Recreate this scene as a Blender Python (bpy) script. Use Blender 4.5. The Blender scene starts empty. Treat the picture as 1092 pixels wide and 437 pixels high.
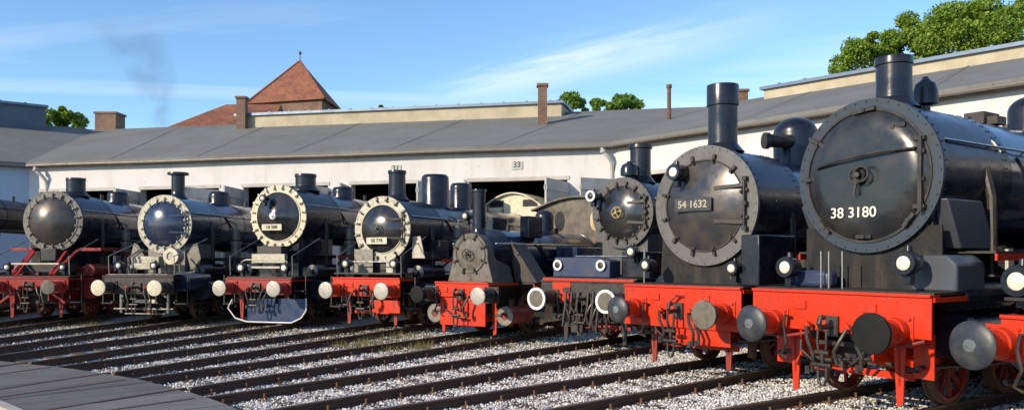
import bpy, math, random
import numpy as np
from mathutils import Vector, Matrix
random.seed(7)
R = math.radians
sc = bpy.context.scene
col = sc.collection

# ------------------------------------------------------------------ camera, sky, sun
cd = bpy.data.cameras.new('camera'); cam = bpy.data.objects.new('camera', cd); col.objects.link(cam)
CAMH = 1.955
cam.location = (0, 0, CAMH); cam.rotation_euler = (R(90), 0, 0)
cd.sensor_width = 36; cd.lens = 858 / 1092 * 36; cd.shift_y = 54.5 / 1092
cd.clip_start = .1; cd.clip_end = 3000
sc.camera = cam
sc.view_settings.view_transform = 'Standard'; sc.view_settings.look = 'None'
sc.view_settings.gamma = 1; sc.view_settings.use_curve_mapping = False
sc.view_settings.exposure = 0.48
sc.cycles.max_bounces = 6; sc.cycles.transparent_max_bounces = 8
sc.cycles.use_denoising = True

SUN_EL = 23.0
SX, SY = -.80, -.60
w = bpy.data.worlds.new('World'); sc.world = w; w.use_nodes = True
nt = w.node_tree; nt.nodes.clear()
def nn(t, ty, **k):
    n = t.nodes.new(ty)
    for a, b in k.items(): setattr(n, a, b)
    return n
wo = nn(nt, 'ShaderNodeOutputWorld'); bg = nn(nt, 'ShaderNodeBackground'); bg.inputs['Strength'].default_value = .14
sky = nn(nt, 'ShaderNodeTexSky', sky_type='NISHITA', sun_disc=False)
sky.sun_elevation = R(SUN_EL); sky.sun_rotation = math.atan2(SX, SY) % (2 * math.pi)
sky.air_density = 1.0; sky.dust_density = .05; sky.ozone_density = 3.0; sky.altitude = 430
tc = nn(nt, 'ShaderNodeTexCoord')
# thin cirrus: noise on the sky direction projected to a high cloud plane
sp = nn(nt, 'ShaderNodeSeparateXYZ'); nt.links.new(tc.outputs['Generated'], sp.inputs[0])
zz = nn(nt, 'ShaderNodeMath', operation='ADD'); nt.links.new(sp.outputs['Z'], zz.inputs[0]); zz.inputs[1].default_value = .12
dx = nn(nt, 'ShaderNodeMath', operation='DIVIDE'); nt.links.new(sp.outputs['X'], dx.inputs[0]); nt.links.new(zz.outputs[0], dx.inputs[1])
dy = nn(nt, 'ShaderNodeMath', operation='DIVIDE'); nt.links.new(sp.outputs['Y'], dy.inputs[0]); nt.links.new(zz.outputs[0], dy.inputs[1])
cb = nn(nt, 'ShaderNodeCombineXYZ'); nt.links.new(dx.outputs[0], cb.inputs[0]); nt.links.new(dy.outputs[0], cb.inputs[1])
mp = nn(nt, 'ShaderNodeMapping'); mp.inputs['Rotation'].default_value = (0, 0, R(-60)); mp.inputs['Scale'].default_value = (.42, 1.5, 1)
mp.inputs['Location'].default_value = (3.1, .4, 0)
nt.links.new(cb.outputs[0], mp.inputs[0])
cn = nn(nt, 'ShaderNodeTexNoise'); cn.inputs['Scale'].default_value = .8; cn.inputs['Detail'].default_value = 7; cn.inputs['Roughness'].default_value = .55; cn.inputs['Distortion'].default_value = .5
nt.links.new(mp.outputs[0], cn.inputs['Vector'])
cr = nn(nt, 'ShaderNodeMapRange'); cr.inputs['From Min'].default_value = .50; cr.inputs['From Max'].default_value = .80; cr.inputs['To Max'].default_value = .55
nt.links.new(cn.outputs['Fac'], cr.inputs['Value'])
mx = nn(nt, 'ShaderNodeMixRGB'); mx.inputs['Color2'].default_value = (6.3, 6.6, 6.9, 1)
tint = nn(nt, 'ShaderNodeMixRGB', blend_type='MULTIPLY'); tint.inputs['Fac'].default_value = 1; tint.inputs['Color2'].default_value = (.93, 1.06, 1.13, 1)
nt.links.new(sky.outputs[0], tint.inputs['Color1'])
def WM(op, a, b=None):
    q = nn(nt, 'ShaderNodeMath', operation=op)
    for k_, v_ in enumerate((a, b)):
        if v_ is None: continue
        if isinstance(v_, (int, float)): q.inputs[k_].default_value = v_
        else: nt.links.new(v_, q.inputs[k_])
    return q.outputs[0]
# one broad wisp of cirrus rising to the right
wx = WM('SUBTRACT', dx.outputs[0], .19); wy = WM('SUBTRACT', dy.outputs[0], 2.80)
wu = WM('ADD', WM('MULTIPLY', wx, .787), WM('MULTIPLY', wy, -.617)); wv_ = WM('ADD', WM('MULTIPLY', wx, .617), WM('MULTIPLY', wy, .787))
cu = nn(nt, 'ShaderNodeCombineXYZ'); nt.links.new(WM('MULTIPLY', wu, 1.3), cu.inputs[0]); nt.links.new(WM('MULTIPLY', wv_, 5.0), cu.inputs[1])
wn = nn(nt, 'ShaderNodeTexNoise'); wn.inputs['Scale'].default_value = 1.6; wn.inputs['Detail'].default_value = 8; wn.inputs['Roughness'].default_value = .62; wn.inputs['Distortion'].default_value = .8
nt.links.new(cu.outputs[0], wn.inputs['Vector'])
ww = WM('ADD', wv_, WM('MULTIPLY', WM('SUBTRACT', wn.outputs['Fac'], .5), .35))
g1 = WM('EXPONENT', WM('MULTIPLY', WM('POWER', WM('DIVIDE', ww, .15), 2.0), -1.0)); g2 = WM('EXPONENT', WM('MULTIPLY', WM('POWER', WM('ABSOLUTE', WM('DIVIDE', wu, .62)), 3.0), -1.0))
wisp = WM('MULTIPLY', WM('MULTIPLY', g1, g2), WM('ADD', WM('MULTIPLY', wn.outputs['Fac'], .75), .0))
fac = WM('MAXIMUM', cr.outputs[0], wisp)
nt.links.new(fac, mx.inputs['Fac']); nt.links.new(tint.outputs[0], mx.inputs['Color1'])
nt.links.new(mx.outputs[0], bg.inputs['Color']); nt.links.new(bg.outputs[0], wo.inputs[0])

sd = bpy.data.lights.new('sun', 'SUN'); sun = bpy.data.objects.new('sun', sd); col.objects.link(sun)
sd.energy = 4.0; sd.angle = R(.5); sd.color = (1, .84, .64)
ce = math.cos(R(SUN_EL)); hl = math.hypot(SX, SY)
sv = Vector((SX / hl * ce, SY / hl * ce, math.sin(R(SUN_EL))))
sun.rotation_euler = sv.to_track_quat('Z', 'Y').to_euler()
sun.location = (-20, -20, 30)

# ------------------------------------------------------------------ materials
MATS = {}
def mat(name, colr, rough=.5, metal=0, coat=0, c2=None, amt=.5, scale=3, bump=0, bscale=40, rvar=.15, detail=6, lo=.4, hi=.7, spec=.5, streak=None, island=0):
    if name in MATS: return MATS[name]
    m = bpy.data.materials.new(name); m.use_nodes = True
    t = m.node_tree; b = t.nodes['Principled BSDF']
    b.inputs['Metallic'].default_value = metal; b.inputs['Coat Weight'].default_value = coat
    b.inputs['Coat Roughness'].default_value = .12; b.inputs['Specular IOR Level'].default_value = spec
    tc = nn(t, 'ShaderNodeTexCoord')
    n = nn(t, 'ShaderNodeTexNoise'); n.inputs['Scale'].default_value = scale; n.inputs['Detail'].default_value = detail; n.inputs['Roughness'].default_value = .6
    t.links.new(tc.outputs['Object'], n.inputs['Vector'])
    mr = nn(t, 'ShaderNodeMapRange'); mr.inputs['From Min'].default_value = lo; mr.inputs['From Max'].default_value = hi; mr.inputs['To Max'].default_value = amt
    t.links.new(n.outputs['Fac'], mr.inputs['Value'])
    mi = nn(t, 'ShaderNodeMixRGB'); mi.inputs['Color1'].default_value = (*colr, 1); mi.inputs['Color2'].default_value = (*(c2 or tuple(x * .6 for x in colr)), 1)
    t.links.new(mr.outputs[0], mi.inputs['Fac']); last = mi.outputs[0]
    if streak:
        sc_, sa_, sz = streak
        mp_ = nn(t, 'ShaderNodeMapping'); mp_.inputs['Scale'].default_value = (1, 1, .16); t.links.new(tc.outputs['Object'], mp_.inputs[0])
        ns = nn(t, 'ShaderNodeTexNoise'); ns.inputs['Scale'].default_value = sz; ns.inputs['Detail'].default_value = 7; ns.inputs['Roughness'].default_value = .7; t.links.new(mp_.outputs[0], ns.inputs['Vector'])
        ms_ = nn(t, 'ShaderNodeMapRange'); ms_.inputs['From Min'].default_value = .52; ms_.inputs['From Max'].default_value = .72; ms_.inputs['To Max'].default_value = sa_; t.links.new(ns.outputs['Fac'], ms_.inputs['Value'])
        m2 = nn(t, 'ShaderNodeMixRGB'); m2.inputs['Color2'].default_value = (*sc_, 1); t.links.new(ms_.outputs[0], m2.inputs['Fac']); t.links.new(last, m2.inputs['Color1']); last = m2.outputs[0]
        # small chips
        nc = nn(t, 'ShaderNodeTexNoise'); nc.inputs['Scale'].default_value = sz * 5; nc.inputs['Detail'].default_value = 3; t.links.new(tc.outputs['Object'], nc.inputs['Vector'])
        mc = nn(t, 'ShaderNodeMapRange'); mc.inputs['From Min'].default_value = .68; mc.inputs['From Max'].default_value = .71; mc.inputs['To Max'].default_value = sa_; t.links.new(nc.outputs['Fac'], mc.inputs['Value'])
        m3 = nn(t, 'ShaderNodeMixRGB'); m3.inputs['Color2'].default_value = (*[x * .6 for x in sc_], 1); t.links.new(mc.outputs[0], m3.inputs['Fac']); t.links.new(last, m3.inputs['Color1']); last = m3.outputs[0]
    if island:
        gi = nn(t, 'ShaderNodeNewGeometry'); ri_ = nn(t, 'ShaderNodeMapRange'); ri_.inputs['To Min'].default_value = 1 - island; ri_.inputs['To Max'].default_value = 1 + island; t.links.new(gi.outputs['Random Per Island'], ri_.inputs['Value'])
        m4 = nn(t, 'ShaderNodeMixRGB', blend_type='MULTIPLY'); m4.inputs['Fac'].default_value = 1; t.links.new(last, m4.inputs['Color1']); t.links.new(ri_.outputs[0], m4.inputs['Color2']); last = m4.outputs[0]
    t.links.new(last, b.inputs['Base Color'])
    r = nn(t, 'ShaderNodeMapRange'); r.inputs['From Min'].default_value = .3; r.inputs['From Max'].default_value = .7
    r.inputs['To Min'].default_value = max(.03, rough - rvar); r.inputs['To Max'].default_value = min(1, rough + rvar)
    t.links.new(n.outputs['Fac'], r.inputs['Value']); t.links.new(r.outputs[0], b.inputs['Roughness'])
    if bump:
        n2 = nn(t, 'ShaderNodeTexNoise'); n2.inputs['Scale'].default_value = bscale; n2.inputs['Detail'].default_value = 3
        t.links.new(tc.outputs['Object'], n2.inputs['Vector'])
        bp = nn(t, 'ShaderNodeBump'); bp.inputs['Strength'].default_value = bump; bp.inputs['Distance'].default_value = .02
        t.links.new(n2.outputs['Fac'], bp.inputs['Height']); t.links.new(bp.outputs[0], b.inputs['Normal'])
    MATS[name] = m; return m

gloss = mat('glossy black paint', (.010, .020, .055), .24, coat=.6, c2=(.03, .03, .035), amt=.4, scale=2.2, bump=.05, bscale=5, streak=((.05, .045, .04), .35, 4))  # blue in the base colour stands in for sky reflected on black
satin = mat('satin black paint', (.007, .010, .020), .25, c2=(.03, .028, .026), amt=.5, scale=3.5, bump=.08, bscale=12, spec=.45, rvar=.1, streak=((.045, .04, .035), .25, 4))
saddleblk = mat('dusty black saddle paint', (.012, .0115, .011), .55, c2=(.028, .024, .02), amt=.6, scale=4, bump=.12, bscale=16, spec=.3, streak=((.08, .06, .045), .5, 6))
casing = mat('dull casing paint', (.062, .070, .086), .4, c2=(.04, .038, .036), amt=.5, scale=3, bump=.06, bscale=10, streak=((.06, .05, .04), .35, 5))
frameblk = mat('greasy black frame', (.016, .015, .015), .5, c2=(.07, .05, .035), amt=.7, scale=6, bump=.15, bscale=30)
graph8 = mat('blue grey worn plate', (.042, .055, .068), .38, metal=.2, c2=(.035, .036, .04), amt=.8, scale=2.2, bump=.1, bscale=10)
doorblk = mat('polished dark door', (.014, .017, .021), .27, coat=.1, c2=(.045, .042, .036), amt=.7, scale=2.4, bump=.06, bscale=8)
graph = mat('graphite smokebox', (.10, .095, .085), .42, metal=.3, c2=(.045, .045, .05), amt=.8, scale=2.6, bump=.1, bscale=14)
graphdark = mat('dark graphite door', (.045, .048, .055), .30, metal=.35, c2=(.11, .085, .06), amt=.8, scale=2.4, bump=.08, bscale=9, rvar=.12)
steelblk = mat('dark polished steel door', (.05, .055, .065), .2, metal=.7, c2=(.12, .10, .08), amt=.7, scale=3, rvar=.08)
silver = mat('heat resistant silver paint', (.44, .41, .33), .45, metal=.25, c2=(.2, .17, .12), amt=.8, scale=9, bump=.15, bscale=30)
graph1 = mat('pale graphite ring', (.17, .165, .145), .5, metal=.2, c2=(.08, .075, .065), amt=.8, scale=5, bump=.12, bscale=20)
graph7 = mat('mid grey smokebox ring', (.145, .14, .13), .45, metal=.2, c2=(.075, .073, .07), amt=.8, scale=3, bump=.1, bscale=14, streak=((.05, .045, .04), .5, 5))
graph5 = mat('brown grey smokebox paint', (.15, .135, .11), .6, c2=(.07, .06, .05), amt=.8, scale=6, bump=.15, bscale=20, spec=.3, streak=((.05, .04, .03), .5, 6))
silverdull = mat('dull silver paint', (.22, .205, .17), .5, metal=.3, c2=(.10, .09, .07), amt=.85, scale=7, bump=.15, bscale=30)
cream = mat('cream paint', (.62, .56, .40), .5, c2=(.32, .26, .17), amt=.6, scale=9)
white = mat('white enamel', (.78, .77, .72), .4, c2=(.45, .42, .36), amt=.5, scale=12)
red = mat('signal red paint', (.60, .030, .005), .42, coat=0, spec=.35, c2=(.40, .030, .010), amt=.45, scale=4, bump=.06, bscale=20, streak=((.10, .035, .02), .55, 7))
redshine = mat('crimson paint', (.36, .020, .014), .42, c2=(.14, .02, .016), amt=.7, scale=5, bump=.05, bscale=20, streak=((.05, .025, .02), .7, 7))
reddark = mat('dark red frame paint', (.30, .022, .014), .5, c2=(.08, .022, .014), amt=.85, scale=6, bump=.1, bscale=20)
bluep = mat('blue apron paint', (.007, .028, .09), .4, c2=(.02, .03, .06), amt=.5, scale=5)
bluegrey = mat('blue grey plate', (.028, .042, .095), .4, c2=(.05, .05, .055), amt=.6, scale=4, bump=.05, bscale=10)
steel = mat('bright steel', (.55, .54, .50), .28, metal=.95, c2=(.25, .2, .14), amt=.6, scale=8)
bufdark = mat('buffer steel', (.026, .032, .042), .40, metal=.1, c2=(.075, .07, .062), amt=.7, scale=5, bump=.08, bscale=25)
bufmid = mat('brown grey worn buffer', (.155, .14, .115), .6, metal=.1, c2=(.09, .08, .065), amt=.7, scale=9, bump=.1, bscale=25, spec=.2, streak=((.05, .04, .03), .5, 9))
bufblack = mat('black greased buffer', (.010, .011, .010), .7, metal=0, spec=.15, c2=(.022, .02, .018), amt=.6, scale=6, bump=.1, bscale=25)
buflight = mat('pale worn buffer', (.40, .38, .33), .5, metal=.3, c2=(.22, .19, .15), amt=.7, scale=9, bump=.1, bscale=25)
cabpaint = mat('weathered brown grey cab', (.115, .092, .068), .6, c2=(.05, .045, .04), amt=.7, scale=4, bump=.1, bscale=14)
rust = mat('rusty iron', (.16, .075, .04), .75, c2=(.05, .03, .02), amt=.8, scale=10, bump=.2, bscale=40)
railm = mat('rail steel sides', (.075, .046, .034), .75, c2=(.16, .075, .04), amt=.7, scale=8, bump=.2, bscale=40)
railhead = mat('worn rail head', (.30, .25, .22), .38, metal=.6, c2=(.10, .055, .035), amt=.8, scale=3)
wood = mat('sleeper timber', (.09, .065, .045), .8, c2=(.04, .03, .022), amt=.8, scale=6, bump=.4, bscale=20)
glass = mat('lamp lens glass', (.75, .72, .58), .12, c2=(.5, .46, .34), amt=.6, scale=20, coat=.6)
brass = mat('brass fitting', (.55, .36, .12), .35, metal=.9, c2=(.2, .12, .05), amt=.6, scale=12)
winglass = mat('dark window glass', (.01, .011, .012), .35, rvar=.1, spec=.25)
winwarm = mat('amber lit glass', (.45, .30, .12), .3, c2=(.6, .5, .3), amt=.7, scale=5)
wallm = mat('white lime render', (.61, .585, .575), .9, c2=(.53, .50, .47), amt=.6, scale=.8, bump=.1, bscale=12, lo=.45, hi=.75, streak=((.40, .36, .31), .45, 1.6))
wallshade = mat('white render in blue shade', (.38, .50, .66), .9, c2=(.34, .38, .46), amt=.6, scale=.8, bump=.1, bscale=12)  # white wall in shade: the skylight's blue is put into the base colour
dark_in = mat('sooty interior', (.03, .028, .026), .95)
roofm = mat('grey roofing felt', (.170, .170, .160), .85, c2=(.118, .118, .112), amt=.8, scale=.35, bump=.25, bscale=6, detail=9, streak=((.10, .098, .085), .6, 2.2))
fascia = mat('weathered eaves timber', (.16, .125, .08), .8, c2=(.07, .055, .04), amt=.8, scale=3)
clerm = mat('cream clerestory boards', (.44, .385, .27), .8, c2=(.31, .26, .18), amt=.7, scale=1.3)
flash = mat('zinc flashing', (.15, .20, .28), .45, metal=.4, c2=(.14, .17, .22), amt=.8, scale=2)
gatem = mat('pale gate boards', (.46, .47, .46), .7, c2=(.3, .29, .27), amt=.7, scale=2)
concrete = mat('weathered ring planks', (.16, .148, .135), .85, c2=(.10, .095, .09), amt=.8, scale=1.2, bump=.3, bscale=18, detail=9, island=.22, streak=((.06, .055, .05), .5, 6))
bark = mat('tree bark', (.10, .075, .05), .9, c2=(.05, .04, .03), scale=5, bump=.5, bscale=15)
letterm = mat('white lettering', (.78, .74, .62), .5, c2=(.6, .55, .45), amt=.4, scale=30)
blackletter = mat('black lettering', (.03, .03, .03), .6)

def brick_mat(name, c1, c2_, mortar, scale, bw=.5, rh=.25, off=.5, bump=.4):
    m = bpy.data.materials.new(name); m.use_nodes = True; t = m.node_tree; b = t.nodes['Principled BSDF']
    tc = nn(t, 'ShaderNodeTexCoord'); br = nn(t, 'ShaderNodeTexBrick')
    br.inputs['Color1'].default_value = (*c1, 1); br.inputs['Color2'].default_value = (*c2_, 1); br.inputs['Mortar'].default_value = (*mortar, 1)
    br.inputs['Scale'].default_value = scale; br.inputs['Brick Width'].default_value = bw; br.inputs['Row Height'].default_value = rh; br.inputs['Mortar Size'].default_value = .02
    br.offset = off
    s = nn(t, 'ShaderNodeSeparateXYZ'); t.links.new(tc.outputs['Object'], s.inputs[0])
    a = nn(t, 'ShaderNodeMath', operation='ADD'); t.links.new(s.outputs[0], a.inputs[0]); t.links.new(s.outputs[1], a.inputs[1])
    c = nn(t, 'ShaderNodeCombineXYZ'); t.links.new(a.outputs[0], c.inputs[0]); t.links.new(s.outputs[2], c.inputs[1])
    t.links.new(c.outputs[0], br.inputs['Vector'])
    n = nn(t, 'ShaderNodeTexNoise'); n.inputs['Scale'].default_value = .9; n.inputs['Detail'].default_value = 5
    t.links.new(tc.outputs['Object'], n.inputs['Vector'])
    mi = nn(t, 'ShaderNodeMixRGB', blend_type='MULTIPLY'); mi.inputs['Fac'].default_value = .55
    rr = nn(t, 'ShaderNodeMapRange'); rr.inputs['From Min'].default_value = .3; rr.inputs['From Max'].default_value = .7; rr.inputs['To Min'].default_value = .4; rr.inputs['To Max'].default_value = 1.15
    t.links.new(n.outputs['Fac'], rr.inputs['Value']); t.links.new(br.outputs['Color'], mi.inputs['Color1']); t.links.new(rr.outputs[0], mi.inputs['Color2'])
    t.links.new(mi.outputs[0], b.inputs['Base Color']); b.inputs['Roughness'].default_value = .85
    bp = nn(t, 'ShaderNodeBump'); bp.inputs['Strength'].default_value = bump; bp.inputs['Distance'].default_value = .03
    t.links.new(br.outputs['Fac'], bp.inputs['Height']); bp.invert = True; t.links.new(bp.outputs[0], b.inputs['Normal'])
    return m
brick = brick_mat('red brick', (.24, .125, .075), (.16, .085, .055), (.24, .21, .17), 3)
tile = brick_mat('red clay tiles', (.33, .125, .065), (.23, .085, .05), (.10, .04, .03), 2.2, .4, .5)

def ballast_mat():
    m = bpy.data.materials.new('ballast'); m.use_nodes = True; t = m.node_tree; b = t.nodes['Principled BSDF']
    tc = nn(t, 'ShaderNodeTexCoord'); v = nn(t, 'ShaderNodeTexVoronoi'); v.inputs['Scale'].default_value = 22
    t.links.new(tc.outputs['Object'], v.inputs['Vector'])
    sp = nn(t, 'ShaderNodeSeparateColor'); t.links.new(v.outputs['Color'], sp.inputs[0])
    rp = nn(t, 'ShaderNodeValToRGB'); e = rp.color_ramp.elements
    e[0].color = (.26, .25, .24, 1); e[1].color = (.70, .66, .58, 1)
    x = rp.color_ramp.elements.new(.5); x.color = (.40, .38, .35, 1)
    t.links.new(sp.outputs[0], rp.inputs[0])
    n = nn(t, 'ShaderNodeTexNoise'); n.inputs['Scale'].default_value = .5; n.inputs['Detail'].default_value = 6
    t.links.new(tc.outputs['Object'], n.inputs['Vector'])
    mr = nn(t, 'ShaderNodeMapRange'); mr.inputs['From Min'].default_value = .45; mr.inputs['From Max'].default_value = .7; mr.inputs['To Max'].default_value = .5
    t.links.new(n.outputs['Fac'], mr.inputs['Value'])
    mi = nn(t, 'ShaderNodeMixRGB'); mi.inputs['Color2'].default_value = (.30, .25, .15, 1)
    t.links.new(mr.outputs[0], mi.inputs['Fac']); t.links.new(rp.outputs[0], mi.inputs['Color1']); t.links.new(mi.outputs[0], b.inputs['Base Color'])
    b.inputs['Roughness'].default_value = .9
    bp = nn(t, 'ShaderNodeBump'); bp.inputs['Strength'].default_value = 1; bp.inputs['Distance'].default_value = .05; bp.invert = True
    t.links.new(v.outputs['Distance'], bp.inputs['Height']); t.links.new(bp.outputs[0], b.inputs['Normal'])
    return m
ballastm = ballast_mat()
def stone_mat():
    m = bpy.data.materials.new('ballast stones'); m.use_nodes = True; t = m.node_tree; b = t.nodes['Principled BSDF']
    g = nn(t, 'ShaderNodeNewGeometry'); rp = nn(t, 'ShaderNodeValToRGB'); e = rp.color_ramp.elements
    e[0].color = (.24, .23, .22, 1); e[1].color = (.82, .77, .66, 1)
    x = e.new(.4); x.color = (.52, .50, .48, 1); x = e.new(.75); x.color = (.66, .66, .68, 1)
    t.links.new(g.outputs['Random Per Island'], rp.inputs[0]); t.links.new(rp.outputs[0], b.inputs['Base Color'])
    b.inputs['Roughness'].default_value = .85
    return m
def leaf_mat(name, a, b_):
    m = bpy.data.materials.new(name); m.use_nodes = True; t = m.node_tree; b = t.nodes['Principled BSDF']
    g = nn(t, 'ShaderNodeNewGeometry'); mi = nn(t, 'ShaderNodeMixRGB'); mi.inputs['Color1'].default_value = (*a, 1); mi.inputs['Color2'].default_value = (*b_, 1)
    t.links.new(g.outputs['Random Per Island'], mi.inputs['Fac']); t.links.new(mi.outputs[0], b.inputs['Base Color'])
    b.inputs['Roughness'].default_value = .55
    tr = nn(t, 'ShaderNodeBsdfTranslucent'); t.links.new(mi.outputs[0], tr.inputs[0])
    ms = nn(t, 'ShaderNodeMixShader'); ms.inputs[0].default_value = .35
    t.links.new(b.outputs[0], ms.inputs[1]); t.links.new(tr.outputs[0], ms.inputs[2]); t.links.new(ms.outputs[0], t.nodes['Material Output'].inputs[0])
    return m
leafm = leaf_mat('foliage', (.09, .19, .015), (.27, .38, .04))
leafdark = leaf_mat('darker foliage', (.08, .19, .02), (.19, .30, .04))
grassm = leaf_mat('grass blades', (.09, .10, .02), (.26, .23, .07))

# ------------------------------------------------------------------ mesh builder
def frame(ax):
    ax = Vector(ax).normalized(); h = Vector((0, 0, 1)) if abs(ax.z) < .9 else Vector((1, 0, 0))
    e1 = ax.cross(h).normalized(); e2 = ax.cross(e1).normalized(); return ax, e1, e2
class MB:
    def __init__(s): s.v = []; s.f = []
    def add(s, v, f):
        o = len(s.v); s.v += [tuple(p) for p in v]; s.f += [tuple(i + o for i in q) for q in f]; return s
    def box(s, x0, x1, y0, y1, z0, z1):
        v = [(x, y, z) for z in (z0, z1) for y in (y0, y1) for x in (x0, x1)]
        return s.add(v, [(0, 2, 3, 1), (4, 5, 7, 6), (0, 1, 5, 4), (2, 6, 7, 3), (0, 4, 6, 2), (1, 3, 7, 5)])
    def beam(s, p0, p1, wd, ht, up=(0, 0, 1)):
        p0 = Vector(p0); p1 = Vector(p1); a = (p1 - p0).normalized(); sd = a.cross(Vector(up))
        if sd.length < 1e-4: sd = a.cross(Vector((1, 0, 0)))
        sd.normalize(); u = sd.cross(a); v = []
        for p in (p0, p1):
            for i, j in ((-1, -1), (1, -1), (1, 1), (-1, 1)): v.append(p + sd * i * wd / 2 + u * j * ht / 2)
        return s.add(v, [(3, 2, 1, 0), (4, 5, 6, 7), (0, 1, 5, 4), (1, 2, 6, 5), (2, 3, 7, 6), (3, 0, 4, 7)])
    def lathe(s, o, ax, prof, n=32):
        o = Vector(o); ax, e1, e2 = frame(ax); v = []; f = []
        for r, t in prof:
            for k in range(n):
                a = 2 * math.pi * k / n; v.append(o + ax * t + (e1 * math.cos(a) + e2 * math.sin(a)) * max(r, .0005))
        for i in range(len(prof) - 1):
            for k in range(n):
                k2 = (k + 1) % n; f.append((i * n + k, i * n + k2, (i + 1) * n + k2, (i + 1) * n + k))
        f.append(tuple(range(n))[::-1]); f.append(tuple((len(prof) - 1) * n + k for k in range(n)))
        return s.add(v, f)
    def cyl(s, p0, p1, r0, r1=None, n=20):
        p0 = Vector(p0); p1 = Vector(p1); return s.lathe(p0, p1 - p0, [(r0, 0), (r0 if r1 is None else r1, (p1 - p0).length)], n)
    def ring(s, o, ax, ri, ro, t0, t1, n=40):
        o = Vector(o); ax, e1, e2 = frame(ax); v = []; f = []
        for r, t in ((ri, t0), (ro, t0), (ro, t1), (ri, t1)):
            for k in range(n):
                a = 2 * math.pi * k / n; v.append(o + ax * t + (e1 * math.cos(a) + e2 * math.sin(a)) * r)
        for i in range(4):
            j = (i + 1) % 4
            for k in range(n):
                k2 = (k + 1) % n; f.append((i * n + k, i * n + k2, j * n + k2, j * n + k))
        return s.add(v, f)
    def torus(s, o, ax, Rr, r, n=28, m=8):
        o = Vector(o); ax, e1, e2 = frame(ax); v = []; f = []
        for k in range(n):
            a = 2 * math.pi * k / n; d = e1 * math.cos(a) + e2 * math.sin(a)
            for j in range(m):
                b = 2 * math.pi * j / m; v.append(o + d * (Rr + r * math.cos(b)) + ax * r * math.sin(b))
        for k in range(n):
            for j in range(m):
                f.append((k * m + j, k * m + (j + 1) % m, ((k + 1) % n) * m + (j + 1) % m, ((k + 1) % n) * m + j))
        return s.add(v, f)
    def tube(s, pts, r, n=8):
        pts = [Vector(p) for p in pts]; v = []; f = []; e1 = None
        for i, p in enumerate(pts):
            t = (pts[min(i + 1, len(pts) - 1)] - pts[max(i - 1, 0)]).normalized()
            if e1 is None: _, e1, _ = frame(t)
            e1 = (e1 - t * e1.dot(t)).normalized(); e2 = t.cross(e1)
            for k in range(n):
                a = 2 * math.pi * k / n; v.append(p + (e1 * math.cos(a) + e2 * math.sin(a)) * r)
        for i in range(len(pts) - 1):
            for k in range(n):
                k2 = (k + 1) % n; f.append((i * n + k, i * n + k2, (i + 1) * n + k2, (i + 1) * n + k))
        f.append(tuple(range(n))[::-1]); f.append(tuple((len(pts) - 1) * n + k for k in range(n)))
        return s.add(v, f)
    def prism(s, pts, ax, a, b):
        n = len(pts)
        def P(p, t): return (p[0], t, p[1]) if ax == 'y' else (t, p[0], p[1]) if ax == 'x' else (p[0], p[1], t)
        v = [P(p, a) for p in pts] + [P(p, b) for p in pts]
        f = [tuple(range(n))[::-1], tuple(range(n, 2 * n))] + [(i, (i + 1) % n, n + (i + 1) % n, n + i) for i in range(n)]
        return s.add(v, f)
    def ball(s, o, rx, ry=None, rz=None, n=16, m=10):
        ry = ry or rx; rz = rz or rx; v = []; f = []
        for i in range(m + 1):
            th = math.pi * i / m
            for k in range(n):
                a = 2 * math.pi * k / n; v.append((o[0] + rx * math.sin(th) * math.cos(a) + .00001, o[1] + ry * math.sin(th) * math.sin(a), o[2] + rz * math.cos(th)))
        for i in range(m):
            for k in range(n):
                k2 = (k + 1) % n; f.append((i * n + k, (i + 1) * n + k, (i + 1) * n + k2, i * n + k2))
        return s.add(v, f)
    def build(s, name, m, parent=None, bevel=0, sharp=35, mats=None):
        me = bpy.data.meshes.new(name); me.from_pydata(s.v, [], s.f); me.update()
        import bmesh
        bm = bmesh.new(); bm.from_mesh(me); bmesh.ops.recalc_face_normals(bm, faces=bm.faces); bm.to_mesh(me); bm.free()
        me.polygons.foreach_set('use_smooth', [True] * len(me.polygons)); me.set_sharp_from_angle(angle=R(sharp))
        me.materials.append(m); o = bpy.data.objects.new(name, me); col.objects.link(o)
        if parent: o.parent = parent
        if bevel:
            b = o.modifiers.new('bevel', 'BEVEL'); b.width = bevel; b.segments = 2; b.limit_method = 'ANGLE'; b.angle_limit = R(40)
        return o
def tag(o, label, cat=None, group=None, kind=None):
    if label: o['label'] = label
    if cat: o['category'] = cat
    if group: o['group'] = group
    if kind: o['kind'] = kind
    return o
def empty(name, loc, rz=0):
    o = bpy.data.objects.new(name, None); col.objects.link(o); o.location = loc; o.rotation_euler = (0, 0, rz); o.empty_display_size = .3; return o
def struct(o): o['kind'] = 'structure'; return o
def text(name, s, size, m, parent, loc, rot=(R(90), 0, 0), depth=.006, bold=.0, sx=1):
    c = bpy.data.curves.new(name, 'FONT'); c.body = s; c.size = size; c.extrude = depth; c.offset = bold; c.align_x = 'CENTER'; c.align_y = 'CENTER'
    t = bpy.data.objects.new(name + '_curve', c); col.objects.link(t)
    bpy.context.view_layer.update()
    me = bpy.data.meshes.new_from_object(t); bpy.data.objects.remove(t)
    me.name = name; me.materials.clear(); me.materials.append(m)
    o = bpy.data.objects.new(name, me); col.objects.link(o); o.parent = parent; o.location = loc; o.rotation_euler = rot; o.scale = (sx, 1, 1); return o

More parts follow.
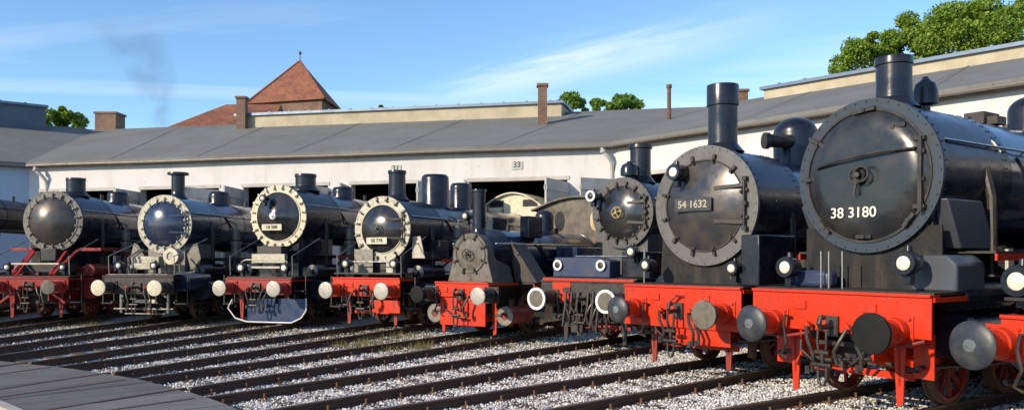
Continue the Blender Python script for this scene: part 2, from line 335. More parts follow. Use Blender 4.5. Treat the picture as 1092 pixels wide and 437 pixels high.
# ------------------------------------------------------------------ layout constants
CX, CY = -14.96, -2.82
T0, DT = 55.23, 7.744
RAD = {0: 26.3, 1: 26.41, 2: 26.02, 3: 26.41, 4: 26.23, 5: 25.35, 6: 25.26, 7: 23.49, 8: 22.70, 9: 22.44}
def th(i): return R(T0 + DT * (i - 8))
def front(i): a = th(i); return (CX + RAD[i] * math.sin(a), CY + RAD[i] * math.cos(a), 0)
def at(px, py, Y):   # photo pixel -> world point at depth Y
    return ((px - 546) * Y / 858, Y, CAMH - (py - 273) * Y / 858)
BED = -.16

# ------------------------------------------------------------------ ground
g = MB().add([(-900, -900, BED - .02), (900, -900, BED - .02), (900, 1500, BED - .02), (-900, 1500, BED - .02)], [(0, 1, 2, 3)])
gm = mat('dry yard earth', (.17, .15, .10), .95, c2=(.09, .10, .05), amt=.8, scale=.2, bump=.4, bscale=4)
# the ground keeps a round hole for the turntable pit
TX, TY, TR, TI = -16.2, .3, 16.15, 14.1
def disc_sheet(r_in, r_out, z, n=96):
    v = []; f = []
    for r in (r_in, r_out):
        for k in range(n):
            a = 2 * math.pi * k / n; v.append((TX + r * math.sin(a), TY + r * math.cos(a), z))
    for k in range(n): k2 = (k + 1) % n; f.append((k, n + k, n + k2, k2))
    return v, f
v, f = disc_sheet(TR - .05, 1500, BED - .02)
struct(MB().add(v, f).build('ground', gm))
v, f = disc_sheet(TR - .03, 31, BED)
struct(MB().add(v, f).build('ballast_bed', ballastm))
v, f = disc_sheet(0.01, TI + .05, -1.5)
struct(MB().add(v, f).build('turntable_pit_floor', dark_in))
# ring walkway of radial planks round the pit, with the rails let in flush
ring_planks = MB(); n = 150
for k in range(n):
    a0 = 2 * math.pi * k / n + .0006; a1 = 2 * math.pi * (k + 1) / n - .0006; z = random.uniform(-.004, .004)
    P = lambda a, r, zz: (TX + r * math.sin(a), TY + r * math.cos(a), zz)
    ri = TI + random.uniform(-.015, .015); ro = TR + random.uniform(-.02, .02)
    ring_planks.add([P(a0, ri, z - .05), P(a1, ri, z - .05), P(a1, ro, z - .05), P(a0, ro, z - .05), P(a0, ri, z), P(a1, ri, z), P(a1, ro, z), P(a0, ro, z)],
                    [(0, 1, 2, 3), (4, 5, 6, 7), (0, 1, 5, 4), (1, 2, 6, 5), (2, 3, 7, 6), (3, 0, 4, 7)])
struct(ring_planks.build('turntable_walkway', concrete))
kerb = MB().ring((TX, TY, 0), (0, 0, 1), TI - .16, TI - .02, -1.5, .01, 128).ring((TX, TY, 0), (0, 0, 1), TI - .02, TR - .02, -1.5, -.052, 128)
struct(kerb.build('turntable_pit_wall', mat('pale kerb stone', (.42, .39, .34), .9, c2=(.2, .18, .16), scale=2)))

# ------------------------------------------------------------------ tracks
TRACKNAME = {-1: 'rails ending left of the frame', 0: 'rails under the mostly hidden black engine at far left', 1: 'rails in front of the engine with red struts', 2: 'rails in front of the black engine with steel plough bars',
 3: 'rails in front of the engine with blue apron', 4: 'rails in front of the silver ringed engine with two domes', 5: 'rails in front of the small tank engine', 6: 'rails in front of the engine with white rimmed buffers',
 7: 'rails in front of the engine with tall chimney', 8: 'rails under the engine numbered 38 3180', 9: 'rails under the engine cut off at the right edge'}
RAILP = [(-.07, -.15), (.07, -.15), (.07, -.135), (.012, -.115), (.012, -.045), (.036, -.03), (.036, -.006), (.03, 0), (-.03, 0), (-.036, -.006), (-.036, -.03), (-.012, -.045), (-.012, -.115), (-.07, -.135)]
sleeper_me = MB().box(-1.25, 1.25, -.13, .13, -.26, -.135).build('sleeper', wood, None, .01)
sleeper_mesh = sleeper_me.data; bpy.data.objects.remove(sleeper_me)
cm = MB()
cm.box(-.15, .15, -.06, .06, -.1345, -.118)
for q in (-1, 1): cm.cyl((q * .10, 0, -.125), (q * .10, 0, -.055), .02, n=6)
cl_o = cm.build('rail_clip', rust); clip_mesh = cl_o.data; bpy.data.objects.remove(cl_o)
for i in range(0, 10):
    a = th(i); sa, ca = math.sin(a), math.cos(a)
    # distance from C at which the track leaves the ring
    dx_, dy_ = TX - CX, TY - CY; bq = sa * dx_ + ca * dy_; r0 = bq + math.sqrt(bq * bq - (dx_ ** 2 + dy_ ** 2) + TR ** 2)
    r_in = bq + math.sqrt(max(0, bq * bq - (dx_ ** 2 + dy_ ** 2) + (TI) ** 2)) + .02
    root = empty('railway_track', (CX + sa * r0, CY + ca * r0, 0), -a)
    tag(root, 'radial ' + TRACKNAME[i], 'railway track', 'tracks fanning out from the turntable')
    L = 37 - r0
    for s in (-1, 1):
        MB().prism([(p[0] + s * .75, p[1]) for p in RAILP], 'y', .05, L).build('rail', railm, root, sharp=20)
        MB().box(s * .75 - .028, s * .75 + .028, .05, L, -.0005, .0025).build('rail_head', railhead, root)
        ri_ = r_in - r0
        MB().box(s * .75 - .035, s * .75 + .035, ri_, -.03, -.03, .009).build('groove_rail', railm, root)
    m = 0; y = .35
    while y < (30 - r0 if i < 6 else 30 - r0):
        so = bpy.data.objects.new('sleeper', sleeper_mesh); col.objects.link(so); so.parent = root; so.location = (random.uniform(-.03, .03), y, 0)
        for sg_ in (-.75, .75):
            co = bpy.data.objects.new('rail_clip', clip_mesh); col.objects.link(co); co.parent = so; co.location = (sg_ - so.location.x, 0, 0)
        y += .66

# ballast stones near the camera, one uncountable mass
def stones():
    rng = np.random.default_rng(3); pts = []
    for (x0, x1, y0, y1, d) in ((-6, 10, 8.5, 13, 700), (-9, 14, 13, 18, 420), (-14, 9, 18, 24, 160)):
        n = int((x1 - x0) * (y1 - y0) * d); p = np.column_stack([rng.uniform(x0, x1, n), rng.uniform(y0, y1, n)]); pts.append(p)
    p = np.vstack(pts)
    keep = (np.hypot(p[:, 0] - TX, p[:, 1] - TY) > TR + .05) & (np.abs(p[:, 0] / p[:, 1]) < .72)
    for i in range(0, 10):
        a = th(i); q = (p[:, 0] - CX) * math.cos(a) - (p[:, 1] - CY) * math.sin(a)
        keep &= np.abs(np.abs(q) - .75) > .09
    p = p[keep]; n = len(p)
    base = np.array([(1, 0, 0), (-1, 0, 0), (0, 1, 0), (0, -1, 0), (0, 0, 1), (0, 0, -1)], float)
    F = np.array([(0, 2, 4), (2, 1, 4), (1, 3, 4), (3, 0, 4), (2, 0, 5), (1, 2, 5), (3, 1, 5), (0, 3, 5)])
    V = base[None] * rng.uniform(.6, 1.25, (n, 6, 3)) * rng.uniform(.013, .030, (n, 1, 1)) * np.array([1, 1, .8]) + rng.normal(0, .004, (n, 6, 3))
    ang = rng.uniform(0, 6.28, n); c, s = np.cos(ang)[:, None], np.sin(ang)[:, None]
    tl = rng.uniform(-.6, .6, n); ct, st = np.cos(tl)[:, None], np.sin(tl)[:, None]
    x, y, z = V[..., 0], V[..., 1], V[..., 2]; y, z = y * ct - z * st, y * st + z * ct; x, y = x * c - y * s, x * s + y * c
    V = np.stack([x + p[:, :1], y + p[:, 1:], z + BED + rng.uniform(0, .03, (n, 1))], -1)
    me = bpy.data.meshes.new('ballast_stones'); me.from_pydata(V.reshape(-1, 3).tolist(), [], (F[None] + np.arange(n)[:, None, None] * 6).reshape(-1, 3).tolist()); me.update()
    me.materials.append(stone_mat()); o = bpy.data.objects.new('ballast_stones', me); col.objects.link(o)
    tag(o, 'loose pale grey and buff crushed stones between the rails', 'ballast', kind='stuff')
stones()
def grass():
    rng = random.Random(5); b = MB()
    spots = [(i, RAD[i] + rng.uniform(-1.6, 1.5), rng.uniform(-2, 2)) for i in (1, 2, 4, 4, 5, 5, 3) for _ in range(24)] + [(5, RAD[5] - rng.uniform(.3, 1.6), rng.uniform(-2.3, .3)) for _ in range(55)]
    for i, r, q in spots:
        a = th(i); x0 = CX + r * math.sin(a) + q * math.cos(a); y0 = CY + r * math.cos(a) - q * math.sin(a)
        for _ in range(14):
            x = x0 + rng.gauss(0, .12); y = y0 + rng.gauss(0, .12); h = rng.uniform(.06, .2); t = rng.uniform(0, 6.28); lx, ly = rng.gauss(0, .05), rng.gauss(0, .05)
            c, s = math.cos(t) * .008, math.sin(t) * .008
            b.add([(x - c, y - s, BED), (x + c, y + s, BED), (x + lx, y + ly, BED + h)], [(0, 1, 2)])
    tag(b.build('grass', grassm), 'tufts of weedy grass growing around the buffer ends', 'grass', kind='stuff')
grass()

# ------------------------------------------------------------------ roundhouse
def unit(a, b): d = (b[0] - a[0], b[1] - a[1]); l = math.hypot(*d); return (d[0] / l, d[1] / l), l
P0 = (-21.9, 36.5); P1 = (3.8, 29.9); P2 = (24.0, 3.93)
Pm = (P0[0] - 26 * math.cos(R(38)), P0[1] - 26 * math.sin(R(38)))
POLY = [Pm, P0, P1, P2]
def offs(d):
    out = []; ns = []
    for k in range(3):
        (ux, uy), _ = unit(POLY[k], POLY[k + 1]); ns.append((-uy, ux))
    for k in range(4):
        if k == 0: n_ = ns[0]; out.append((POLY[0][0] + n_[0] * d, POLY[0][1] + n_[1] * d))
        elif k == 3: n_ = ns[2]; out.append((POLY[3][0] + n_[0] * d, POLY[3][1] + n_[1] * d))
        else:
            a, b = ns[k - 1], ns[k]; s = (a[0] + b[0], a[1] + b[1]); q = d * 2 / (s[0] ** 2 + s[1] ** 2); out.append((POLY[k][0] + s[0] * q, POLY[k][1] + s[1] * q))
    return out
EZ, RZ, RD = 6.0, 9.0, 9.0
RZS = [9.15, 9.1, 8.85, 8.3]; PAR = 1
house = empty('roundhouse', (P0[0], P0[1], 0)); tag(house, 'long white roundhouse with grey felt roof and open engine gates', 'engine shed')
def H(mb, name, m, bevel=0, parent=None):   # world-space mesh parented to the house empty
    p = parent or house; off = Vector(house.location)
    mb.v = [(x - off.x, y - off.y, z - off.z) for x, y, z in mb.v]
    return mb.build(name, m, p, bevel)
FE = offs(-.34); FI = offs(.4); RG = offs(RD); BK = offs(RD * 2 + .5)
OPEN_W = 3.9; OPEN_H = 4.86; signs = {3: '31', 4: '33'}
for k in range(3):
    A, B = POLY[k], POLY[k + 1]; (ux, uy), L = unit(A, B); nx, ny = -uy, ux
    ops = []
    for i in range(-9, 15):
        a = th(i); s, c = math.sin(a), math.cos(a)
        # ray C + r(s,c) meets A + t(ux,uy)
        det = s * (-uy) - (-ux) * c
        rx_, ry_ = A[0] - CX, A[1] - CY
        r_ = (rx_ * (-uy) - (-ux) * ry_) / det; t_ = (s * ry_ - c * rx_) / det
        if k > 0 and r_ > 0 and -1.8 < t_ < L + 1.8:
            t_ = min(max(t_, .6 + OPEN_W / 2), L - .6 - OPEN_W / 2)
            if ops and t_ - ops[-1][1] < OPEN_W + .3: continue
            ops.append((i, t_))
    def W(t, d, z): return (A[0] + ux * t + nx * d, A[1] + uy * t + ny * d, z)
    def wbox(mb, t0, t1, d0, d1, z0, z1):
        v = [W(t, d, z) for z in (z0, z1) for d in (d0, d1) for t in (t0, t1)]
        mb.add(v, [(0, 2, 3, 1), (4, 5, 7, 6), (0, 1, 5, 4), (2, 6, 7, 3), (0, 4, 6, 2), (1, 3, 7, 5)]); return mb
    wl = MB(); t = .0
    edges = [0.0]
    for i, tc_ in ops: edges += [tc_ - OPEN_W / 2, tc_ + OPEN_W / 2]
    edges.append(L)
    for q in range(0, len(edges), 2):
        if edges[q + 1] > edges[q] + .01: wbox(wl, edges[q] , edges[q + 1] , 0, .4, BED - .1, OPEN_H)
    wbox(wl, 0, L, 0, .4, OPEN_H, EZ + .12)
    H(wl, 'front_wall', wallshade if k == 0 else wallm)
    # eaves board and gutter
    e = MB(); wbox(e, -.1, L + .1, -.29, -.24, EZ - .07, EZ + .02); wbox(e, 0, L, -.24, -.01, EZ - .03, EZ + .02)
    H(e, 'eaves_board', fascia)
    gt = MB().tube([W(t_, -.35, EZ + .0 + .01 * math.sin(t_ * .7)) for t_ in np.linspace(0, L, 24)], .055, 8); H(gt, 'gutter', mat('zinc gutter', (.22, .2, .17), .5, metal=.5, c2=(.12, .09, .06), scale=3))
    for i, tc_ in ops:
        lint = MB(); wbox(lint, tc_ - OPEN_W / 2 - .08, tc_ + OPEN_W / 2 + .08, -.03, .0, OPEN_H - .02, OPEN_H + .12)
        H(lint, 'gate_lintel', mat('pale lintel', (.46, .43, .39), .8))
        if k >= 1 and i != 0:
            for s in (-1, 1):
                hx = tc_ + s * (OPEN_W / 2 + .02); gd = MB()
                sw = s * .25 + random.uniform(-.08, .08) if k > 1 else -s * .4 + random.uniform(-.05, .1)
                p0 = W(hx, -.03, 0); p1 = W(hx + sw, -1.95, 0)
                for z0, z1 in ((.02, OPEN_H - .12),):
                    gd.beam((p0[0], p0[1], (z0 + z1) / 2), (p1[0], p1[1], (z0 + z1) / 2), .07, z1 - z0)
                for z0 in (.5, 2.5, 4.4): gd.beam((p0[0], p0[1], z0), (p1[0], p1[1], z0), .12, .16)
                gd.v = [(x, y, z) for x, y, z in gd.v]
                H(gd, 'gate_leaf', gatem)
        if i in signs and k == 1:
            sg = MB(); wbox(sg, tc_ - .22, tc_ + .22, -.03, .0, 5.27, 5.57); so = H(sg, 'number_sign', mat('grey enamel sign', (.42, .42, .40), .5))
            o_ = Vector(house.location); p = Vector(W(tc_, -.034, 5.45)) - o_
            text('sign_number', signs[i], .30, blackletter, so, p, (R(90), 0, math.atan2(uy, ux)), .003, .004)
    # roof slopes
    rf = MB()
    a0, b0 = FE[k], FE[k + 1]; a1, b1 = RG[k], RG[k + 1]; a2, b2 = BK[k], BK[k + 1]; zt = RZ
    ze = EZ + .03; T = .12
    za, zb_ = RZS[k], RZS[k + 1]
    rf.add([(*a0, ze), (*b0, ze), (*b1, zb_), (*a1, za), (*a0, ze + T), (*b0, ze + T), (*b1, zb_ + T), (*a1, za + T)], [(0, 1, 2, 3), (4, 5, 6, 7), (0, 1, 5, 4), (1, 2, 6, 5), (2, 3, 7, 6), (3, 0, 4, 7)])
    rf.add([(*a1, za), (*b1, zb_), (*b2, EZ), (*a2, EZ), (*a1, za + T), (*b1, zb_ + T), (*b2, EZ + T), (*a2, EZ + T)], [(0, 1, 2, 3), (4, 5, 6, 7), (0, 1, 5, 4), (1, 2, 6, 5), (2, 3, 7, 6), (3, 0, 4, 7)])
    # felt laps: thin raised strips down the slope
    Ln = math.hypot(b1[0] - a1[0], b1[1] - a1[1]); nst = int(Ln / 5.2)
    for q in range(1, nst):
        u_ = q / nst; lo_ = Vector((a0[0] + (b0[0] - a0[0]) * u_, a0[1] + (b0[1] - a0[1]) * u_, ze + T)); hi_ = Vector((a1[0] + (b1[0] - a1[0]) * u_, a1[1] + (b1[1] - a1[1]) * u_, za + (zb_ - za) * u_ + T))
        rf.beam(lo_ + Vector((0, 0, .002)), hi_ + Vector((0, 0, .002)),   .03, .008)
    H(rf, 'roof', roofm)
    bw = MB(); bw.add([(*a2, BED - .1), (*b2, BED - .1), (*b2, EZ), (*a2, EZ)], [(0, 1, 2, 3)]); H(bw, 'back_wall', brick)
for k, nm in ((0, 0), (3, 3)):
    a, b, c = POLY[k], RG[k], BK[k]
    H(MB().add([(*a, BED), (*c, BED), (*c, EZ), (*b, RZS[k]), (*a, EZ)], [(0, 1, 2, 3, 4)]), 'gable_wall', wallm)
# clerestories on the ridge
def cler(k, t0, t1, h, wdt=2.6, m=clerm, lift=0):
    A, B = RG[k], RG[k + 1]; (ux, uy), L = unit(A, B); nx, ny = -uy, ux
    def W(t, d, z): return (A[0] + ux * t + nx * d, A[1] + uy * t + ny * d, z + RZS[k] - RZ + (RZS[k + 1] - RZS[k]) * t / L)
    b = MB(); z0 = RZ - .6; z1 = RZ + h + lift
    v = [W(t, d, z) for z in (z0, z1) for d in (-wdt / 2, wdt / 2) for t in (t0, t1)]
    b.add(v, [(0, 2, 3, 1), (4, 5, 7, 6), (0, 1, 5, 4), (2, 6, 7, 3), (0, 4, 6, 2), (1, 3, 7, 5)])
    o = H(b, 'clerestory', m)
    c = MB(); v = [W(t, d, z1 + q) for q, zz_ in ((.003, 0), (.13, 0)) for d in (-wdt / 2 - .15, wdt / 2 + .15) for t in (t0 - .12, t1 + .12)]
    c.add(v, [(0, 2, 3, 1), (4, 5, 7, 6), (0, 1, 5, 4), (2, 6, 7, 3), (0, 4, 6, 2), (1, 3, 7, 5)])
    t = t0 + .8
    while t < t1 - .3:
        q0 = W(t, -wdt / 2 - .16, z1 + .14); q1 = W(t, wdt / 2 + .16, z1 + .14); c.beam(q0, q1, .08, .06); t += 1.15
    cc = H(c, 'clerestory_roof', flash, parent=None); 
    return W
def tpix(k, px, d=0):   # parameter along ridge k whose point lies in direction px
    A, B = RG[k], RG[k + 1]; (ux, uy), L = unit(A, B); m = (px - 546) / 858; nx, ny = -uy, ux
    ax, ay = A[0] + nx * d, A[1] + ny * d
    return (m * ay - ax) / (ux - m * uy)
cler(1, tpix(1, 268), tpix(1, 604), .30)
t8 = tpix(2, 834); cler(2, t8, min(t8 + 16, 24.5), .12, lift=-.0)
LL = unit(RG[0], RG[1])[1]
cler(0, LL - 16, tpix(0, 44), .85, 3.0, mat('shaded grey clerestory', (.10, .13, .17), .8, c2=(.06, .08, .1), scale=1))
# chimneys rising through the roof
def brick_stack(px0, px1, top, Y, base_z, m=brick):
    x0 = at(px0, 0, Y)[0]; x1 = at(px1, 0, Y)[0]; zt = at(0, top, Y)[2]; w_ = (x1 - x0) * .9
    b = MB().box(x0 + .03, x1 - .03, Y - w_ / 2, Y + w_ / 2, base_z, zt - .12)
    o = H(b, 'roof_chimney', m); c = MB().box(x0 - .03, x1 + .03, Y - w_ / 2 - .06, Y + w_ / 2 + .06, zt - .117, zt)
    c.v = [tuple(Vector(q) - Vector(house.location)) for q in c.v]; c.build('chimney_cap', m, o)
brick_stack(253, 263.5, 103.5, 42.2, 7.5)
brick_stack(573, 584, 90, 36.0, 7)
brick_stack(106, 129, 121, 46.5, 7.5)
brick_stack(786, 797, 96, 40, 7.2)
p = at(713.5, 130, 34.5); q = at(713.5, 91, 34.5)
H(MB().cyl((p[0], p[1], p[2] - .3), q, .085, n=12).cyl((q[0], q[1], q[2] - .12), (q[0], q[1], q[2] + .02), .12, n=12), 'flue_pipe', rust)
# lean-to box at clerestory end (blue-grey vent)
# downspouts with swan necks at the two wall corners
def spout(px, P):
    x, y = P; s = MB()
    s.tube([(x, y - .36, 5.93), (x + .1, y - .40, 5.75), (x + .3, y - .33, 5.55), (x + .4, y - .2, 5.35), (x + .4, y - .12, 5.1), (x + .4, y - .12, 0)], .07, 8)
    s.ball((x + .05, y - .4, 5.8), .11, .11, .09, 12, 8)
    H(s, 'downspout', gatem)
spout(27, (P0[0] + .55, P0[1] - .15)); spout(655, (P1[0] - .5, P1[1] + .1))

# tower behind
Y = 92; s_ = Y / 858
apex = at(320, 65, Y + 4)
def world_root(name, loc, label, cat, group=None): o = empty(name, loc); tag(o, label, cat, group); return o
tw = world_root('tiled_tower', (at(310, 0, Y)[0], Y + 4, 0), 'square brick tower with steep red tiled pyramid roof behind the shed', 'tower')
tw.rotation_euler = (0, 0, 0)
cA = at(262, 106, Y + 1.5); cB = at(346, 106, Y - 1.5); cC = at(366, 106, Y + 6.5); cD = (cA[0] + cC[0] - cB[0], cA[1] + cC[1] - cB[1])
off = tw.location
def TW(mb, name, m, parent=tw): mb.v = [tuple(Vector(q) - off) for q in mb.v]; return mb.build(name, m, parent)
ze = at(0, 108, Y)[2]
TW(MB().add([(cA[0], cA[1], ze), (cB[0], cB[1], ze), (cC[0], cC[1], ze), (*cD, ze), (apex[0], apex[1], apex[2])], [(0, 1, 4), (1, 2, 4), (2, 3, 4), (3, 0, 4), (3, 2, 1, 0)]), 'roof', tile)
def shr(p, f=.9): return (off.x + (p[0] - off.x) * f, off.y + (p[1] - off.y) * f)
q = [shr(cA), shr(cB), shr(cC), shr(cD)]
mbw = MB(); mbw.add([(*p_, 0) for p_ in q] + [(*p_, ze - .01) for p_ in q], [(0, 1, 5, 4), (1, 2, 6, 5), (2, 3, 7, 6), (3, 0, 4, 7)]); TW(mbw, 'wall', brick)
TW(MB().cyl((apex[0], apex[1], apex[2] - .1), (apex[0], apex[1], apex[2] + 1.2), .05, n=6).ball((apex[0], apex[1], apex[2] + .9), .18), 'finial', rust)
# hip ridge tiles
TW(MB().tube([(cB[0], cB[1], ze + .05), apex], .13, 8).tube([(cA[0], cA[1], ze + .05), apex], .13, 8), 'ridge_tiles', tile)
# lower house next to it
Y2 = 84; hx0, hx1 = at(196, 0, Y2)[0], at(300, 0, Y2)[0]; zr = at(0, 111.5, Y2)[2]; zee = at(0, 142, Y2)[2]
hs = empty('tiled_house', ((hx0 + hx1) / 2, Y2, 0)); tag(hs, 'low house with hipped red tiled roof left of the tower', 'house')
o_ = hs.location; hw = (hx1 - hx0) / 2
m_ = MB().add([(-hw, -4, zee), (hw, -4, zee), (hw, 4, zee), (-hw, 4, zee), (-hw + 4.4, 0, zr), (hw, 0, zr)], [(0, 1, 5, 4), (1, 2, 5), (2, 3, 4, 5), (3, 0, 4), (3, 2, 1, 0)]); m_.build('roof', tile, hs)
MB().box(-hw + .3, hw - .3, -3.7, 3.7, 0, zee - .01).build('wall', brick, hs)

# ------------------------------------------------------------------ trees behind
def tree(px, py_top, py_bot, half_px, Y, label, leaves, seed, lm=leafm, lsz=.35, ncl=26):
    rng = random.Random(seed); x = at(px, 0, Y)[0]; zt = at(0, py_top, Y)[2]; rr = half_px * Y / 858
    zb = at(0, py_bot, Y)[2]; H_ = zt; root = empty('broadleaf_tree', (x, Y, 0)); tag(root, label, 'tree', 'trees behind the roundhouse')
    t = MB(); t.tube([(0, 0, -.2), (.1, 0, H_ * .3), (-.1, .1, H_ * .6), (0, 0, H_ * .85)], .3 * H_ / 14, 8)
    for k in range(7):
        a = rng.uniform(0, 6.28); z0 = H_ * rng.uniform(.3, .6); L_ = rr * rng.uniform(.5, .9)
        t.tube([(0, 0, z0), (math.cos(a) * L_ * .5, math.sin(a) * L_ * .5, z0 + L_ * .5), (math.cos(a) * L_, math.sin(a) * L_, z0 + L_ * 1.1)], .1 * H_ / 14, 6)
    t.build('trunk', bark, root)
    cz = (zt + min(zb, zt - rr)) / 2; hz = (zt - min(zb, zt - rr)) / 2 + .5
    cs = []
    for k in range(ncl):
        a = rng.uniform(0, 6.28); u_ = rng.uniform(-1, 1); q = math.sqrt(1 - u_ * u_) * rng.uniform(.45, .85)
        cs.append((rr * q * math.cos(a), rr * q * math.sin(a), cz + hz * u_ * rng.uniform(.55, .82), rr * rng.uniform(.13, .34)))
    nr = np.random.default_rng(seed); V = []; n = leaves
    idx = nr.integers(0, ncl, n); C_ = np.array(cs)[idx]
    d = nr.normal(size=(n, 3)); d /= np.linalg.norm(d, axis=1)[:, None]
    rad = C_[:, 3:4] * nr.uniform(.55, 1.12, (n, 1)); P = C_[:, :3] + d * rad * np.array([1, 1, .75])
    a_ = nr.normal(size=(n, 3)); a_ /= np.linalg.norm(a_, axis=1)[:, None]; b_ = np.cross(a_, nr.normal(size=(n, 3))); b_ /= np.linalg.norm(b_, axis=1)[:, None]
    sz = nr.uniform(.5, 1.1, (n, 1)) * lsz
    V = np.stack([P + a_ * sz * .6, P + b_ * sz * .35, P - a_ * sz * .6, P - b_ * sz * .35], 1).reshape(-1, 3)
    me = bpy.data.meshes.new('crown'); me.from_pydata(V.tolist(), [], np.arange(4 * n).reshape(-1, 4).tolist()); me.materials.append(lm)
    o = bpy.data.objects.new('crown', me); col.objects.link(o); o.parent = root
tree(1030, 0, 110, 64, 58, 'tall bright green tree above the right clerestory, broadest of all', 52000, 1, lsz=.25, ncl=80)
tree(1100, 0, 100, 46, 62, 'tall green tree cut by the right edge of the picture', 30000, 2, lsz=.25, ncl=55)
tree(962, 18, 120, 36, 60, 'green tree just left of the broadest tree, above the big engine chimney', 24000, 3, lsz=.24, ncl=48)
tree(918, 34, 125, 40, 58, 'lowest left green tree of the clump above the right clerestory', 22000, 4, lsz=.24, ncl=42)
tree(610, 98, 150, 22, 85, 'green treetop beside the brick chimney over the ridge', 5000, 5, leafdark, .4)
tree(668, 97, 150, 27, 88, 'rightmost green treetop over the middle of the ridge', 8000, 6, leafdark, .4)
tree(640, 101, 150, 20, 92, 'green treetop between two others over the middle of the ridge', 6000, 9, leafdark, .4)
tree(66, 113, 160, 25, 80, 'pale green treetop over the far left roof', 5000, 7, leafm, .4)
tree(407, 105, 150, 6, 95, 'tiny treetop just showing over the long clerestory', 1200, 8, leafdark, .3, 10)

# faint coal smoke drifting up behind the shed
def smoke():
    x, _, _ = at(160, 0, 75); b = MB().box(-7.5, 6.5, -3, 3, 0, 15)
    m = bpy.data.materials.new('thin coal smoke'); m.use_nodes = True; t = m.node_tree; t.nodes.clear()
    out = nn(t, 'ShaderNodeOutputMaterial'); pv = nn(t, 'ShaderNodeVolumePrincipled'); pv.inputs['Color'].default_value = (.22, .22, .26, 1); pv.inputs['Density'].default_value = 0
    tc = nn(t, 'ShaderNodeTexCoord'); n = nn(t, 'ShaderNodeTexNoise'); n.inputs['Scale'].default_value = .33; n.inputs['Detail'].default_value = 4; n.inputs['Distortion'].default_value = .4
    t.links.new(tc.outputs['Object'], n.inputs['Vector'])
    s = nn(t, 'ShaderNodeSeparateXYZ'); t.links.new(tc.outputs['Object'], s.inputs[0])
    def M(op, a, b=None):
        q = nn(t, 'ShaderNodeMath', operation=op)
        for k, vv in enumerate((a, b)):
            if vv is None: continue
            if isinstance(vv, (int, float)): q.inputs[k].default_value = vv
            else: t.links.new(vv, q.inputs[k])
        return q.outputs[0]
    # centre line bends left with height, plume widens
    z = s.outputs['Z']; cxl = M('MULTIPLY', M('POWER', M('DIVIDE', z, 13.0), 1.8), -4.6)
    dxx = M('SUBTRACT', s.outputs['X'], M('ADD', cxl, 1.6)); wdt = M('ADD', M('MULTIPLY', z, .27), .6)
    e = M('DIVIDE', dxx, wdt); e2 = M('MULTIPLY', e, e); y2 = M('DIVIDE', s.outputs['Y'], wdt); y2 = M('MULTIPLY', y2, y2)
    fall = M('MAXIMUM', M('SUBTRACT', 1.0, M('ADD', e2, y2)), 0.0)
    zt = M('MAXIMUM', M('SUBTRACT', 1.0, M('POWER', M('DIVIDE', z, 12.5), 3.0)), 0.0)
    nz = M('MAXIMUM', M('SUBTRACT', n.outputs['Fac'], .40), 0.0)
    d = M('MULTIPLY', M('MULTIPLY', M('MULTIPLY', fall, zt), nz), 1.0)
    t.links.new(d, pv.inputs['Density']); t.links.new(pv.outputs[0], out.inputs['Volume'])
    o = b.build('smoke', m); o.location = (x, 75, 11.5); tag(o, 'faint grey coal smoke drifting up over the left roof', 'smoke', kind='stuff')
smoke()
# ------------------------------------------------------------------ locomotives
def rivets(b, pts, ax, r=.013, h=.012):
    for p in pts:
        p = Vector(p); b.cyl(p, p + Vector(ax) * h, r, r * .7, 6)
def circ(n, r, y, zc, a0=0, xc=0): return [(xc + r * math.cos(a0 + 2 * math.pi * k / n), y, zc + r * math.sin(a0 + 2 * math.pi * k / n)) for k in range(n)]

def buffer(root, v, kind, rr, headm, shankm, rimm=None, z=1.05):
    s = MB(); s.lathe((v, 0, z), (0, 1, 0), [(.07, .06), (.085, .10), (.085, .22), (.13, .225), (.145, .24), (.145, .42), (.165, .44), (.165, .55), (.15, .56), (.15, .60)], 28)
    s.box(v - .2, v + .2, .575, .605, z - .19, z + .19)
    rivets(s, [(v + a * .16, .575, z + b_ * .15) for a in (-1, 1) for b_ in (-1, 1)], (0, -1, 0), .022, .03)
    so = s.build('buffer', shankm, root, .006)
    if kind == 'dome': prof = [(.02, 0), (rr * .35, .002), (rr * .7, .016), (rr * .93, .034), (rr, .05), (rr * .985, .068), (rr * .5, .085), (.08, .10)]
    else: prof = [(.02, .0), (rr * .9, .001), (rr * .985, .006), (rr, .02), (rr, .042), (rr * .95, .05), (rr * .4, .075), (.08, .10)]
    h = MB().lathe((v, 0, z), (0, 1, 0), prof, 44); h.build('buffer_head', headm, so)
    if kind == 'dome': MB().lathe((v, -.004, z), (0, 1, 0), [(.01, 0), (rr * .26, 0), (rr * .28, .006)], 20).build('wear_mark', steel, so)
    if rimm: MB().ring((v, 0, z), (0, 1, 0), rr * .80, rr + .008, -.006, .03, 40).build('buffer_rim', rimm, so)

def headlight(root, v, u, z, r, body=satin, lens=glass, rim=None, post=0, depth=.26):
    b = MB(); b.lathe((v, u, z), (0, 1, 0), [(r, -.02), (r * 1.08, 0), (r * 1.08, .03), (r * .98, .05), (r * .98, depth * .6), (r * .8, depth * .85), (r * .3, depth)], 28)
    b.cyl((v, u + .1, z + r * .8), (v, u + .1, z + r * 1.5), r * .35, r * .25, 12)
    b.box(v - .05, v + .05, u + .05, u + .16, z - r - .12 - post, z - r * .8)
    o = b.build('headlight', body, root, .004)
    MB().lathe((v, u - .022, z), (0, -1, 0), [(r * .62, -.01), (r * .6, .004), (r * .4, .02), (.01, .028)], 24).build('lens', lens, o)
    MB().ring((v, u - .02, z), (0, -1, 0), r * .66, r * (1.0 if not rim else 1.06), -.01, .012 if not rim else .02, 28).build('lens_rim', rim or body, o)

